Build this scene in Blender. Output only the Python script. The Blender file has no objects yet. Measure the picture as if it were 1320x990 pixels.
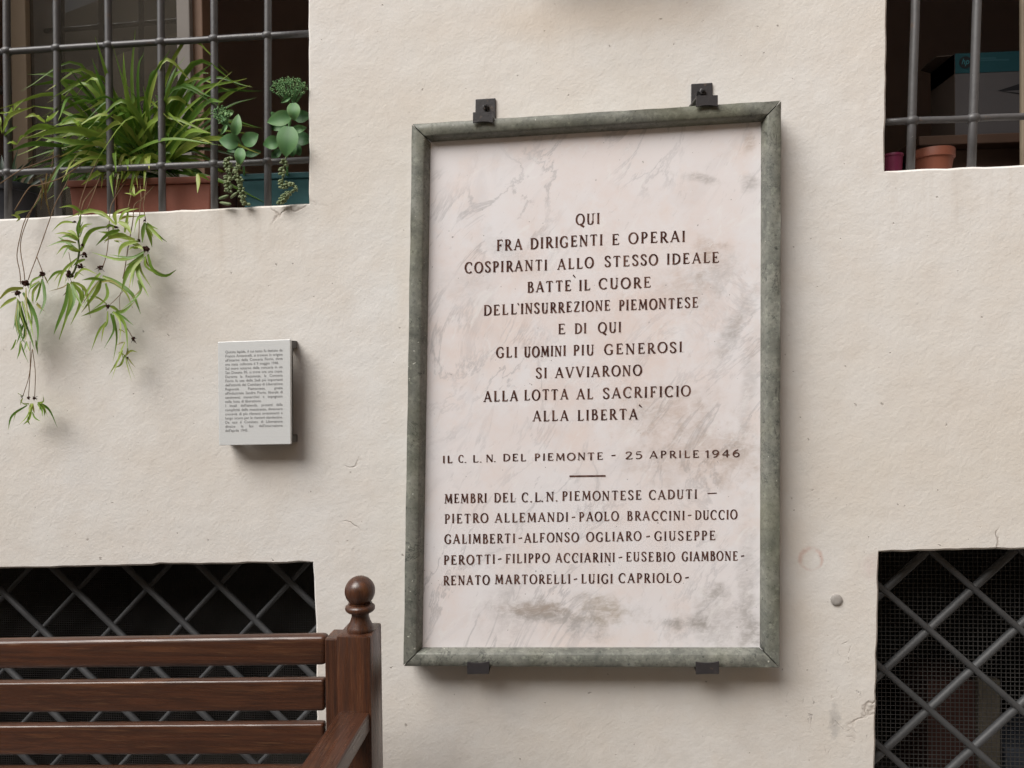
import bpy, bmesh, math, random
from mathutils import Vector, Matrix
from mathutils.geometry import tessellate_polygon
random.seed(7)
sc = bpy.context.scene
COL = sc.collection

# ------------------------------------------------------------------ camera
YAW, PITCH, ROLL = 0.0827, -0.0145, -0.0115
CAM = Vector((0, -2.0, 1.5)); F = 1000.0          # focal length in photo pixels (photo 1320 x 990)
cy, sy, cp, sp = math.cos(YAW), math.sin(YAW), math.cos(PITCH), math.sin(PITCH)
fw = Vector((-sy*cp, cy*cp, sp)); r0 = Vector((cy, sy, 0)); u0 = r0.cross(fw)
rt = r0*math.cos(ROLL) + u0*math.sin(ROLL); up = u0*math.cos(ROLL) - r0*math.sin(ROLL)
camd = bpy.data.cameras.new('camera'); cam = bpy.data.objects.new('camera', camd); COL.objects.link(cam)
cam.matrix_world = Matrix((rt, up, -fw)).transposed().to_4x4()
cam.location = CAM
camd.sensor_width = 36; camd.lens = 36*F/1320; camd.clip_start = 0.05; camd.clip_end = 2000
sc.camera = cam

# ------------------------------------------------------------------ light
SUN_TO = Vector((-0.78, -0.90, 1.30)).normalized()
EL = math.asin(SUN_TO.z)
world = bpy.data.worlds.new('World'); sc.world = world; world.use_nodes = True
wn = world.node_tree; bgn = wn.nodes['Background']
sky = wn.nodes.new('ShaderNodeTexSky'); sky.sky_type = 'NISHITA'; sky.sun_disc = False
sky.sun_elevation = EL; sky.sun_rotation = math.atan2(SUN_TO.x, SUN_TO.y); sky.dust_density = 3.0; sky.ozone_density = 0.6
hs = wn.nodes.new('ShaderNodeHueSaturation'); hs.inputs['Saturation'].default_value = 0.6
wn.links.new(sky.outputs[0], hs.inputs['Color']); wn.links.new(hs.outputs[0], bgn.inputs['Color'])
bgn.inputs['Strength'].default_value = 0.075
sl = bpy.data.lights.new('sun', 'SUN'); so = bpy.data.objects.new('sun', sl); COL.objects.link(so)
sl.energy = 2.3; sl.angle = math.radians(42); sl.color = (1.0, 0.97, 0.925)
so.rotation_euler = SUN_TO.to_track_quat('Z', 'Y').to_euler(); so.location = (-3, -6, 8)
vs = sc.view_settings
vs.view_transform = 'Standard'; vs.look = 'None'; vs.gamma = 1; vs.use_curve_mapping = False; vs.exposure = 0.68

# ------------------------------------------------------------------ helpers
def at(px, py, Y):
    """world point on the plane y = Y that the photo shows at pixel (px, py)"""
    d = fw + rt*((px-660)/F) + up*((495-py)/F)
    return CAM + d*((Y-CAM.y)/d.y)

def mm(px, d=2.0):            # pixels to metres at distance d
    return px*d/F

class MB:
    """collects shapes, build() links them as ONE mesh object"""
    def __init__(s):
        s.bm = bmesh.new(); s.tint = s.bm.verts.layers.float.new('tint')
    def vert(s, p, t=0.0):
        v = s.bm.verts.new(p); v[s.tint] = t; return v
    def face(s, vs_):
        try: return s.bm.faces.new(vs_)
        except ValueError: return None
    def hexa(s, c, bev=0.0, seg=2):
        """c: 8 corners, front ring (4) then back ring (4)"""
        v = [s.bm.verts.new(p) for p in c]
        fs = [s.face([v[i] for i in q]) for q in ((0,1,2,3),(7,6,5,4),(0,4,5,1),(1,5,6,2),(2,6,7,3),(3,7,4,0))]
        fs = [f for f in fs if f]
        bmesh.ops.recalc_face_normals(s.bm, faces=fs)
        if bev > 0:
            es = list({e for f in fs for e in f.edges})
            bmesh.ops.bevel(s.bm, geom=es, offset=bev, segments=seg, affect='EDGES', profile=0.5, clamp_overlap=True)
    def box(s, x0, x1, y0, y1, z0, z1, bev=0.0, seg=2):
        s.hexa([(x0,y0,z0),(x1,y0,z0),(x1,y0,z1),(x0,y0,z1),(x0,y1,z0),(x1,y1,z0),(x1,y1,z1),(x0,y1,z1)], bev, seg)
    def tube(s, pts, r, n=8, cap=True, t=0.0):
        pts = [Vector(p) for p in pts]; rs = r if isinstance(r, (list, tuple)) else [r]*len(pts)
        rings = []; prev = None
        for i, p in enumerate(pts):
            d = (pts[min(i+1, len(pts)-1)] - pts[max(i-1, 0)])
            if d.length < 1e-9: d = Vector((0,0,1))
            d.normalize()
            a = (prev - d*prev.dot(d)) if prev else d.orthogonal()
            if a.length < 1e-6: a = d.orthogonal()
            a.normalize(); prev = a; b = d.cross(a)
            rings.append([s.vert(p + (a*math.cos(2*math.pi*k/n) + b*math.sin(2*math.pi*k/n))*rs[i], t) for k in range(n)])
        for A, B in zip(rings, rings[1:]):
            for k in range(n): s.face([A[k], A[(k+1)%n], B[(k+1)%n], B[k]])
        if cap: s.face(rings[0][::-1]); s.face(rings[-1])
    def lathe(s, c, prof, n=32, ax='z'):
        """prof: list of (radius, height) about a vertical axis through c"""
        c = Vector(c); rings = []
        for r, h in prof:
            rings.append([s.vert(c + Vector((r*math.cos(2*math.pi*k/n), r*math.sin(2*math.pi*k/n), h)) if ax == 'z'
                                 else c + Vector((r*math.cos(2*math.pi*k/n), -h, r*math.sin(2*math.pi*k/n)))) for k in range(n)])
        for A, B in zip(rings, rings[1:]):
            for k in range(n): s.face([A[k], A[(k+1)%n], B[(k+1)%n], B[k]])
        s.face(rings[0][::-1]); s.face(rings[-1])
    def ball(s, c, r, sx=1, sy_=1, sz=1, sub=1, t=0.0, rot=None):
        ret = bmesh.ops.create_icosphere(s.bm, subdivisions=sub, radius=r)
        for v in ret['verts']:
            q = Vector((v.co.x*sx, v.co.y*sy_, v.co.z*sz))
            if rot: q = rot @ q
            v.co = q + Vector(c); v[s.tint] = t
    def ribbon(s, pts, w, n=9, roll=0.0, fold=0.22, t=0.3, tipbrown=0.0, prof=None):
        """a strap leaf along a smooth curve through pts"""
        pts = catmull(pts, n); m = len(pts); rows = []
        view = Vector((0, -1, 0))
        for i, p in enumerate(pts):
            f = i/(m-1)
            d = (pts[min(i+1, m-1)] - pts[max(i-1, 0)]).normalized()
            sd = d.cross(view)
            if sd.length < 0.2: sd = d.cross(Vector((0, -0.6, 0.8)))
            sd.normalize(); nm = sd.cross(d).normalized()
            c_, s_ = math.cos(roll*(0.4+f)), math.sin(roll*(0.4+f))
            sd, nm = sd*c_ + nm*s_, nm*c_ - sd*s_
            ww = w*0.5*((prof(f)) if prof else (0.55 + 0.45*min(1, f/0.3))*(1 - max(0, (f-0.35)/0.65)**1.7))
            ww = max(ww, w*0.03)
            tt = t + tipbrown*max(0, (f-0.86)/0.14)
            rows.append([s.vert(p - sd*ww + nm*fold*ww, tt), s.vert(p, tt-0.05), s.vert(p + sd*ww + nm*fold*ww, tt)])
        for A, B in zip(rows, rows[1:]):
            s.face([A[0], A[1], B[1], B[0]]); s.face([A[1], A[2], B[2], B[1]])
    def build(s, name, mat, parent=None, smooth=False, angle=None):
        me = bpy.data.meshes.new(name)
        if parent is not None:
            root = parent
            while root.parent: root = root.parent
            bmesh.ops.translate(s.bm, verts=s.bm.verts, vec=-Vector(root.location))
        s.bm.to_mesh(me); s.bm.free()
        o = bpy.data.objects.new(name, me); COL.objects.link(o)
        if mat: me.materials.append(mat)
        if parent is not None: o.parent = parent
        if smooth or angle:
            for p in me.polygons: p.use_smooth = True
            if angle: me.set_sharp_from_angle(angle=math.radians(angle))
        return o

def catmull(P, n):
    P = [Vector(p) for p in P]
    if len(P) == 2: return [P[0].lerp(P[1], i/n) for i in range(n+1)]
    Q = [P[0]*2 - P[1]] + P + [P[-1]*2 - P[-2]]; out = []
    segs = len(P)-1; per = max(2, round(n/segs))
    for k in range(segs):
        a, b, c, d = Q[k:k+4]
        for i in range(per):
            t = i/per
            out.append(0.5*((2*b) + (c-a)*t + (2*a-5*b+4*c-d)*t*t + (3*b-a-3*c+d)*t**3))
    out.append(P[-1]); return out

def thing(name, label, cat, loc, group=None):
    o = bpy.data.objects.new(name, None); COL.objects.link(o); o.location = loc; o.empty_display_size = 0.05
    o['label'] = label; o['category'] = cat
    if group: o['group'] = group
    return o

# ------------------------------------------------------------------ materials
class NM:
    def __init__(s, name, rough=0.6, spec=0.4):
        s.m = bpy.data.materials.new(name); s.m.use_nodes = True; s.t = s.m.node_tree; s.b = s.t.nodes['Principled BSDF']
        s.b.inputs['Roughness'].default_value = rough; s.b.inputs['Specular IOR Level'].default_value = spec
        s.geo = s.n('ShaderNodeNewGeometry'); s.pos = s.geo.outputs['Position']
    def n(s, t, **k):
        x = s.t.nodes.new(t)
        for a, v in k.items(): setattr(x, a, v)
        return x
    def l(s, a, b): s.t.links.new(a, b)
    def setv(s, sock, v):
        if hasattr(v, 'is_output') or hasattr(v, 'links'): s.l(v, sock)
        else: sock.default_value = v
    def mapped(s, scale=(1,1,1), rot=(0,0,0), loc=(0,0,0), src=None):
        m = s.n('ShaderNodeMapping'); s.l(src or s.pos, m.inputs['Vector'])
        # first rotate, then scale along the rotated axes
        m.inputs['Rotation'].default_value = rot
        m2 = s.n('ShaderNodeMapping'); s.l(m.outputs[0], m2.inputs['Vector']); m2.inputs['Scale'].default_value = scale; m2.inputs['Location'].default_value = loc
        return m2.outputs[0]
    def noise(s, scale=5, detail=4, rough=0.55, dist=0, vec=None):
        x = s.n('ShaderNodeTexNoise'); s.l(vec or s.pos, x.inputs['Vector'])
        x.inputs['Scale'].default_value = scale; x.inputs['Detail'].default_value = detail; x.inputs['Roughness'].default_value = rough; x.inputs['Distortion'].default_value = dist
        return x.outputs[0]
    def ramp(s, f, stops, interp='LINEAR'):
        r = s.n('ShaderNodeValToRGB'); s.l(f, r.inputs[0]); r.color_ramp.interpolation = interp
        e = r.color_ramp.elements
        while len(e) < len(stops): e.new(0.5)
        for i, (p, c) in enumerate(stops):
            e[i].position = p; e[i].color = (c, c, c, 1) if isinstance(c, (int, float)) else (*c, 1)
        return r.outputs[0]
    def mr(s, f, a, b, c=0.0, d=1.0, smooth=False):
        r = s.n('ShaderNodeMapRange'); r.interpolation_type = 'SMOOTHSTEP' if smooth else 'LINEAR'
        s.l(f, r.inputs[0])
        for i, v in enumerate((a, b, c, d)): r.inputs[i+1].default_value = v
        return r.outputs[0]
    def math(s, op, a, b=0.0):
        x = s.n('ShaderNodeMath', operation=op); s.setv(x.inputs[0], a); s.setv(x.inputs[1], b); return x.outputs[0]
    def mix(s, f, a, b, mode='MIX'):
        x = s.n('ShaderNodeMix', data_type='RGBA', blend_type=mode); s.setv(x.inputs[0], f)
        s.setv(x.inputs[6], a if not isinstance(a, tuple) else (*a, 1)); s.setv(x.inputs[7], b if not isinstance(b, tuple) else (*b, 1)); return x.outputs[2]
    def col(s, c): s.setv(s.b.inputs['Base Color'], c if not isinstance(c, tuple) else (*c, 1))
    def bump(s, h, strength=0.4, dist=0.002, prev=None):
        x = s.n('ShaderNodeBump'); x.inputs['Strength'].default_value = strength; x.inputs['Distance'].default_value = dist
        s.l(h, x.inputs['Height'])
        if prev: s.l(prev, x.inputs['Normal'])
        s.l(x.outputs[0], s.b.inputs['Normal']); return x.outputs[0]
    def blob(s, px, py, rx, ry, Y=0.0, wob=0.35, wscale=25, soft=0.5, rot=0.0):
        """soft-edged patch centred where the photo has it, rx/ry in photo pixels; 1 inside"""
        c = at(px, py, Y); k = 0.002*(2+Y)/2
        sub = s.n('ShaderNodeVectorMath', operation='SUBTRACT'); s.l(s.pos, sub.inputs[0]); sub.inputs[1].default_value = c
        m = s.n('ShaderNodeMapping'); s.l(sub.outputs[0], m.inputs['Vector']); m.inputs['Rotation'].default_value = (0, rot, 0)
        m2 = s.n('ShaderNodeVectorMath', operation='MULTIPLY'); s.l(m.outputs[0], m2.inputs[0]); m2.inputs[1].default_value = (1/(rx*k), 0, 1/(ry*k))
        ln = s.n('ShaderNodeVectorMath', operation='LENGTH'); s.l(m2.outputs[0], ln.inputs[0])
        d = ln.outputs['Value']
        if wob: d = s.math('ADD', d, s.math('MULTIPLY', s.math('SUBTRACT', s.noise(wscale, 4, 0.6), 0.5), wob*4))
        return s.mr(d, 1-soft, 1+soft, 1.0, 0.0, True)

def simple(name, c, rough=0.6, spec=0.4, var=0.25, scale=30, bumpd=0.0, metal=0.0):
    M = NM(name, rough, spec)
    f = M.noise(scale, 4, 0.6)
    M.col(M.mix(f, tuple(x*(1-var) for x in c), tuple(min(1, x*(1+var)) for x in c)))
    if bumpd: M.bump(M.noise(scale*6, 3), 0.5, bumpd)
    M.b.inputs['Metallic'].default_value = metal
    return M.m

def plaster():
    M = NM('plaster', 0.93, 0.15)
    f = M.noise(1.3, 5, 0.6)
    c = M.mix(M.mr(f, 0.36, 0.60), (0.715, 0.675, 0.618), (0.765, 0.748, 0.725))
    c = M.mix(M.math('MULTIPLY', M.mr(M.noise(6, 5, 0.65), 0.42, 0.72), 0.5), c, (0.69, 0.625, 0.555))
    # small dirt specks
    sp_ = M.mr(M.noise(110, 2, 0.5), 0.735, 0.78)
    c = M.mix(M.math('MULTIPLY', sp_, 0.55), c, (0.30, 0.26, 0.22))
    # hairline crazing near the lower right opening
    scuff = M.blob(1085, 905, 62, 62, soft=0.7, wob=0.4, wscale=14)
    v = M.n('ShaderNodeTexVoronoi', feature='DISTANCE_TO_EDGE'); M.l(M.mapped((26, 1, 17)), v.inputs['Vector']); v.inputs['Scale'].default_value = 1.0
    cr = M.math('MULTIPLY', M.mr(v.outputs[0], 0.0, 0.025, 1, 0), M.mr(M.noise(16, 3), 0.54, 0.62))
    cr = M.math('MULTIPLY', cr, scuff)
    c = M.mix(M.math('MULTIPLY', cr, 0.5), c, (0.28, 0.25, 0.23))
    chips = M.math('MULTIPLY', M.mr(M.noise(42, 4, 0.7, vec=M.mapped((1.0, 1, 0.6))), 0.655, 0.69), scuff)
    c = M.mix(M.math('MULTIPLY', chips, 0.55), c, (0.34, 0.32, 0.31))
    g = M.blob(1076, 930, 6, 20, soft=0.5, wob=0.6, wscale=60); c = M.mix(M.math('MULTIPLY', g, 0.5), c, (0.42, 0.41, 0.40))
    # hairline cracks that run from the corners of openings, small pits, faint drip marks under the sills
    cv = M.n('ShaderNodeTexVoronoi', feature='DISTANCE_TO_EDGE'); cv.inputs['Scale'].default_value = 1.0
    dm = M.n('ShaderNodeVectorMath', operation='ADD'); nz = M.n('ShaderNodeTexNoise'); nz.inputs['Scale'].default_value = 9; nz.inputs['Detail'].default_value = 4; M.l(M.pos, nz.inputs['Vector'])
    sc2 = M.n('ShaderNodeVectorMath', operation='SCALE'); sc2.inputs['Scale'].default_value = 0.35; M.l(nz.outputs['Color'], sc2.inputs[0]); M.l(M.mapped((2.6, 1, 2.2)), dm.inputs[0]); M.l(sc2.outputs[0], dm.inputs[1]); M.l(dm.outputs[0], cv.inputs['Vector'])
    near = M.math('MAXIMUM', M.blob(1290, 700, 40, 16, soft=.5), M.math('MAXIMUM', M.blob(375, 272, 34, 16, soft=.5), M.math('MAXIMUM', M.blob(1112, 880, 40, 60, soft=.6), M.blob(455, 640, 12, 60, soft=.6))))
    hair = M.math('MULTIPLY', M.mr(cv.outputs[0], 0.0, 0.010, 1, 0), near)
    c = M.mix(M.math('MULTIPLY', hair, 0.6), c, (0.30, 0.25, 0.21))
    pitm = M.mr(M.noise(60, 2, 0.4, vec=M.mapped(loc=(4, 1, 9))), 0.735, 0.755)
    c = M.mix(M.math('MULTIPLY', pitm, 0.55), c, (0.26, 0.22, 0.19))
    drip = M.math('MULTIPLY', M.mr(M.noise(1, 4, 0.6, vec=M.mapped((26, 1, 1.6))), 0.5, 0.72), M.math('MAXIMUM', M.blob(200, 300, 240, 40, soft=.6), M.blob(1240, 245, 120, 45, soft=.6)))
    c = M.mix(M.math('MULTIPLY', drip, 0.28), c, (0.50, 0.43, 0.36))
    lowg = M.math('MULTIPLY', M.mr(M.noise(5, 5, 0.7), 0.45, 0.7), M.blob(800, 985, 420, 70, soft=.8, wob=.3, wscale=6))
    c = M.mix(M.math('MULTIPLY', lowg, 0.30), c, (0.50, 0.45, 0.40))
    # reddish ring left by an old fitting
    o1 = M.blob(1045, 720, 15, 15, soft=0.15, wob=0.08, wscale=40); i1 = M.blob(1046, 722, 11, 12, soft=0.2, wob=0.08, wscale=40)
    ring = M.math('MULTIPLY', M.math('SUBTRACT', o1, i1), M.mr(M.noise(30, 3), 0.3, 0.6))
    c = M.mix(M.math('MULTIPLY', ring, 0.5), c, (0.55, 0.30, 0.24))
    pk = M.blob(1123, 732, 10, 14, soft=0.7); c = M.mix(M.math('MULTIPLY', pk, 0.22), c, (0.58, 0.42, 0.42))
    # tan smudges beside the frame, soft shade painted in at the wall top, and old pencilled outline by the small sign
    for (x, y, rx, ry, a) in ((1030, 700, 14, 30, .16), (1035, 820, 18, 60, .14), (520, 350, 10, 120, .12), (770, 20, 120, 24, .35)):
        c = M.mix(M.math('MULTIPLY', M.blob(x, y, rx, ry, soft=0.8, wob=0.2, wscale=8), a), c, (0.60, 0.47, 0.34))
    M.col(c)
    h1 = M.noise(135, 3, 0.6)
    h2 = M.noise(1, 3, 0.55, dist=0.4, vec=M.mapped((48, 60, 115), (0, math.radians(38), 0)))
    h3 = M.noise(14, 4, 0.55)
    n1 = M.bump(h3, 0.22, 0.012)
    n2 = M.bump(h2, 0.20, 0.0026, n1)
    n3 = M.bump(h1, 0.26, 0.0024, n2)
    M.bump(M.math('ADD', M.math('ADD', cr, chips), M.math('ADD', hair, pitm)), 0.6, -0.002, n3)
    return M.m

def marble():
    M = NM('white_marble', 0.42, 0.4)
    Y = -0.044
    c = M.mix(M.mr(M.noise(3.2, 5, 0.6), 0.35, 0.68), (0.825, 0.772, 0.770), (0.84, 0.83, 0.855))
    c = M.mix(M.math('MULTIPLY', M.mr(M.noise(7, 5, 0.65, vec=M.mapped(loc=(3, 1, 7))), 0.48, 0.68), 0.42), c, (0.80, 0.665, 0.60))
    vm = M.mapped((2.2, 1, 0.9), (0, math.radians(-32), 0))
    vn = M.noise(2.4, 7, 0.62, 1.1, vm)
    vein = M.mr(M.math('ABSOLUTE', M.math('SUBTRACT', vn, 0.5)), 0.0, 0.022, 1, 0)
    vein = M.math('MULTIPLY', vein, M.mr(M.noise(4, 3), 0.42, 0.62))
    c = M.mix(M.math('MULTIPLY', vein, 0.55), c, (0.40, 0.395, 0.41))
    cl = M.mr(M.noise(2.0, 6, 0.65, 0.8, M.mapped((4.5, 1, 1.5), (0, math.radians(-34), 0), (5, 2, 1))), 0.55, 0.75)
    c = M.mix(M.math('MULTIPLY', cl, 0.38), c, (0.58, 0.56, 0.575))
    fine = M.mr(M.noise(30, 5, 0.7, 0.5, M.mapped((2.6, 1, 0.8), (0, math.radians(-30), 0))), 0.60, 0.74)
    c = M.mix(M.math('MULTIPLY', fine, 0.40), c, (0.45, 0.43, 0.43))
    stk = M.mr(M.noise(38, 6, 0.72, 0.8, M.mapped((1.0, 1, 2.2), (0, math.radians(12), 0))), 0.36, 0.58, 0.35, 1.25)
    brown, grey = (0.43, 0.33, 0.26), (0.40, 0.375, 0.36)
    for (x, y, rx, ry, ro, a, k) in ((905, 585, 75, 28, 0, .27, brown), (940, 590, 22, 30, 0, .2, brown), (912, 325, 14, 16, 0, .5, brown),
                                  (925, 350, 20, 26, .4, .32, grey), (880, 375, 28, 22, .4, .25, brown), (945, 420, 9, 34, .5, .45, grey),
                                  (905, 230, 22, 5, .2, .45, grey), (968, 236, 9, 8, 0, .4, grey), (855, 530, 60, 22, 0, .28, brown), 
                                  (700, 790, 34, 8, -.1, .62, grey), (725, 797, 50, 14, .3, .5, grey), (775, 785, 36, 14, .15, .48, (0.38, 0.32, 0.25)), (690, 785, 30, 7, 0, .4, brown),
                                  (890, 805, 30, 5, .05, .62, grey), (905, 800, 12, 7, 0, .5, grey), (925, 765, 14, 8, .3, .55, grey), (930, 800, 40, 30, 0, .3, grey),
                                  (965, 500, 8, 60, .1, .25, grey), (963, 750, 9, 70, 0, .3, grey), (970, 815, 14, 14, 0, .4, grey), (965, 180, 6, 12, 0, .35, brown), (660, 790, 30, 36, .2, .22, grey),
                                  (660, 330, 40, 12, .6, .18, grey), (600, 370, 26, 26, .6, .15, grey)):
        c = M.mix(M.math('MULTIPLY', M.math('MULTIPLY', M.blob(x, y, rx, ry, Y, soft=0.8, wob=0.75, wscale=30, rot=-ro), stk), min(1, a*1.15)), c, k)
    letters = M.blob(762, 420, 190, 150, Y, soft=.7, wob=.5, wscale=7)
    c = M.mix(M.math('MULTIPLY', M.math('MULTIPLY', letters, M.mr(M.noise(11, 5, .65), .44, .66)), .34), c, (0.74, 0.55, 0.46))
    wht = M.mr(M.noise(14, 6, .7, 1.0, M.mapped((1.8, 1, .8), (0, math.radians(-34), 0), (1, 7, 3))), .57, .68)
    c = M.mix(M.math('MULTIPLY', wht, .5), c, (0.88, 0.87, 0.87))
    pits = M.mr(M.noise(120, 2, 0.4), 0.765, 0.79)
    c = M.mix(M.math('MULTIPLY', pits, 0.7), c, (0.16, 0.14, 0.13))
    M.col(c)
    M.setv(M.b.inputs['Roughness'], M.mr(M.noise(9, 4), 0.3, 0.7, 0.34, 0.55))
    n1 = M.bump(M.noise(60, 4), 0.25, 0.0006)
    M.bump(pits, 0.6, -0.001, n1)
    return M.m

def green_marble():
    M = NM('green_marble', 0.38, 0.45)
    c = M.mix(M.mr(M.noise(9, 6, 0.7, 0.6), 0.35, 0.68), (0.108, 0.114, 0.100), (0.270, 0.273, 0.238))
    c = M.mix(M.math('MULTIPLY', M.mr(M.noise(120, 4, 0.7), 0.5, 0.75), 0.7), c, (0.05, 0.06, 0.05))
    c = M.mix(M.math('MULTIPLY', M.mr(M.noise(75, 3, 0.6, vec=M.mapped(loc=(9, 4, 2))), 0.56, 0.72), 0.55), c, (0.34, 0.36, 0.30))
    v = M.mr(M.math('ABSOLUTE', M.math('SUBTRACT', M.noise(7, 6, 0.65, 1.6), 0.5)), 0.0, 0.012, 1, 0)
    v = M.math('MULTIPLY', v, M.mr(M.noise(5, 2), 0.45, 0.6))
    c = M.mix(M.math('MULTIPLY', v, 0.85), c, (0.02, 0.024, 0.022))
    c = M.mix(M.math('MULTIPLY', M.mr(M.noise(55, 5, 0.75, vec=M.mapped(loc=(1, 8, 3))), 0.60, 0.66), 0.75), c, (0.028, 0.034, 0.03))
    c = M.mix(M.mr(M.noise(130, 2, 0.4), 0.755, 0.775), c, (0.55, 0.56, 0.50))
    c = M.mix(M.math('MULTIPLY', M.mr(M.noise(3, 4, 0.6, vec=M.mapped(loc=(2, 2, 8))), 0.5, 0.68), 0.35), c, (0.20, 0.20, 0.12))
    M.col(c)
    n1 = M.bump(M.noise(90, 4), 0.3, 0.0010); M.bump(v, 0.4, -0.0008, n1)
    M.setv(M.b.inputs['Roughness'], M.mr(M.noise(30, 3), 0.3, 0.7, 0.32, 0.6))
    return M.m

def wood(name, axis, seed=0.0):
    M = NM(name, 0.38, 0.6)
    s1 = {'x': (1.6, 26, 26), 'z': (26, 26, 1.6), 'y': (26, 1.6, 26)}[axis]
    s2 = {'x': (9, 230, 230), 'z': (230, 230, 9), 'y': (230, 9, 230)}[axis]
    g1 = M.noise(1, 5, 0.6, 0.7, M.mapped(s1, loc=(seed, seed*2, seed)))
    g2 = M.noise(1, 4, 0.65, 0.2, M.mapped(s2, loc=(seed, 0, seed)))
    c = M.ramp(g1, [(0.25, (0.030, 0.012, 0.008)), (0.46, (0.090, 0.034, 0.017)), (0.56, (0.056, 0.022, 0.012)), (0.64, (0.105, 0.042, 0.020)), (0.78, (0.175, 0.072, 0.032))])
    c = M.mix(M.math('MULTIPLY', M.mr(g2, 0.45, 0.7), 0.65), c, (0.020, 0.009, 0.006))
    c = M.mix(M.math('MULTIPLY', M.mr(M.noise(1, 3, 0.6, 0, M.mapped(s2, loc=(7, 3, 1))), 0.60, 0.74), 0.55), c, (0.19, 0.095, 0.045))
    dust = M.mr(M.noise(150, 2), 0.75, 0.79)
    c = M.mix(M.math('MULTIPLY', dust, 0.4), c, (0.22, 0.18, 0.15))
    M.col(c)
    M.setv(M.b.inputs['Roughness'], M.mr(g2, 0.3, 0.7, 0.20, 0.42))
    M.bump(g2, 0.35, 0.0012)
    return M.m

def leafmat(name, stops, rough=0.42, trans=0.36):
    M = NM(name, rough, 0.45)
    a = M.n('ShaderNodeAttribute', attribute_name='tint')
    f = M.math('ADD', a.outputs['Fac'], M.math('MULTIPLY', M.math('SUBTRACT', M.noise(60, 3), 0.5), 0.16))
    c = M.ramp(f, stops)
    M.col(c)
    tr = M.n('ShaderNodeBsdfTranslucent'); M.l(c, tr.inputs['Color'])
    ms = M.n('ShaderNodeMixShader'); ms.inputs[0].default_value = trans
    out = [x for x in M.t.nodes if x.type == 'OUTPUT_MATERIAL'][0]
    M.l(M.b.outputs[0], ms.inputs[1]); M.l(tr.outputs[0], ms.inputs[2]); M.l(ms.outputs[0], out.inputs['Surface'])
    return M.m

def glassmat():
    M = NM('window_glass', 0.03, 0.5)
    gl = M.n('ShaderNodeBsdfGlossy'); gl.inputs['Roughness'].default_value = 0.012; gl.inputs['Color'].default_value = (0.95, 0.95, 0.95, 1)
    tp = M.n('ShaderNodeBsdfTransparent'); tp.inputs['Color'].default_value = (0.82, 0.84, 0.82, 1)
    fr = M.n('ShaderNodeFresnel'); fr.inputs['IOR'].default_value = 2.3
    ms = M.n('ShaderNodeMixShader'); M.l(fr.outputs[0], ms.inputs[0]); df = M.n('ShaderNodeBsdfDiffuse'); df.inputs['Color'].default_value = (0.50, 0.44, 0.36, 1); m2 = M.n('ShaderNodeMixShader'); M.l(M.mr(M.noise(7, 4, .6), .3, .7, .09, .15), m2.inputs[0]); M.l(tp.outputs[0], m2.inputs[1]); M.l(df.outputs[0], m2.inputs[2]); M.l(m2.outputs[0], ms.inputs[1]); M.l(gl.outputs[0], ms.inputs[2])
    out = [x for x in M.t.nodes if x.type == 'OUTPUT_MATERIAL'][0]; M.l(ms.outputs[0], out.inputs['Surface'])
    return M.m

def ironmat(name, c, rough=0.5, chip=True):
    M = NM(name, rough, 0.5)
    k = M.mix(M.noise(45, 4, 0.6), tuple(x*0.75 for x in c), tuple(x*1.3 for x in c))
    if chip: k = M.mix(M.math('MULTIPLY', M.mr(M.noise(30, 5, 0.75), 0.60, 0.66), 0.6), k, (0.135, 0.095, 0.072)); k = M.mix(M.mr(M.noise(70, 3, 0.6), 0.72, 0.75), k, (0.28, 0.27, 0.26))
    M.col(k); M.bump(M.noise(130, 3), 0.4, 0.0012)
    return M.m

PLASTER, MARBLE, GREEN = plaster(), marble(), green_marble()
WX, WZ, WY = wood('mahogany_along', 'x'), wood('mahogany_upright', 'z', 3.1), wood('mahogany_arm', 'y', 6.4)
SPIDER = leafmat('spider_plant_leaf', [(0.0, (0.022, 0.065, 0.011)), (0.35, (0.105, 0.225, 0.028)), (0.6, (0.26, 0.38, 0.055)), (0.82, (0.38, 0.41, 0.10)), (0.92, (0.33, 0.28, 0.08)), (1.0, (0.10, 0.05, 0.025))])
SEDUM = leafmat('broad_succulent_leaf', [(0.0, (0.040, 0.115, 0.040)), (0.5, (0.095, 0.225, 0.075)), (1.0, (0.22, 0.36, 0.14))], 0.55, 0.12)
BURRO = leafmat('bead_succulent_leaf', [(0.0, (0.09, 0.13, 0.06)), (0.5, (0.18, 0.235, 0.11)), (1.0, (0.30, 0.33, 0.18))], 0.6, 0.08)
DARKLEAF = leafmat('dark_strap_leaf', [(0.0, (0.01, 0.022, 0.014)), (1.0, (0.04, 0.075, 0.035))], 0.5, 0.1)
STEM = simple('runner_stem', (0.20, 0.13, 0.075), 0.7, 0.2)
ROOT = simple('dry_root', (0.055, 0.026, 0.020), 0.9, 0.1, 0.5, 120, 0.002)
IRON = ironmat('grey_painted_iron', (0.085, 0.083, 0.085), 0.42)
LATT = ironmat('dull_painted_iron', (0.055, 0.057, 0.060), 0.55, False)
CLAMP = ironmat('dark_forged_iron', (0.036, 0.033, 0.035), 0.45)
WIRE = simple('galvanised_wire', (0.055, 0.052, 0.05), 0.6, 0.4)
TERRA = simple('terracotta_plastic', (0.19, 0.063, 0.040), 0.6, 0.35, 0.22, 14, 0.0008)
TERRA2 = simple('orange_terracotta', (0.19, 0.062, 0.036), 0.55, 0.35, 0.12, 20)
MAGENTA = simple('magenta_plastic', (0.15, 0.018, 0.055), 0.45, 0.4, 0.12, 20)
TEAL = simple('teal_plastic', (0.020, 0.080, 0.090), 0.55, 0.35, 0.2, 10)
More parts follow.
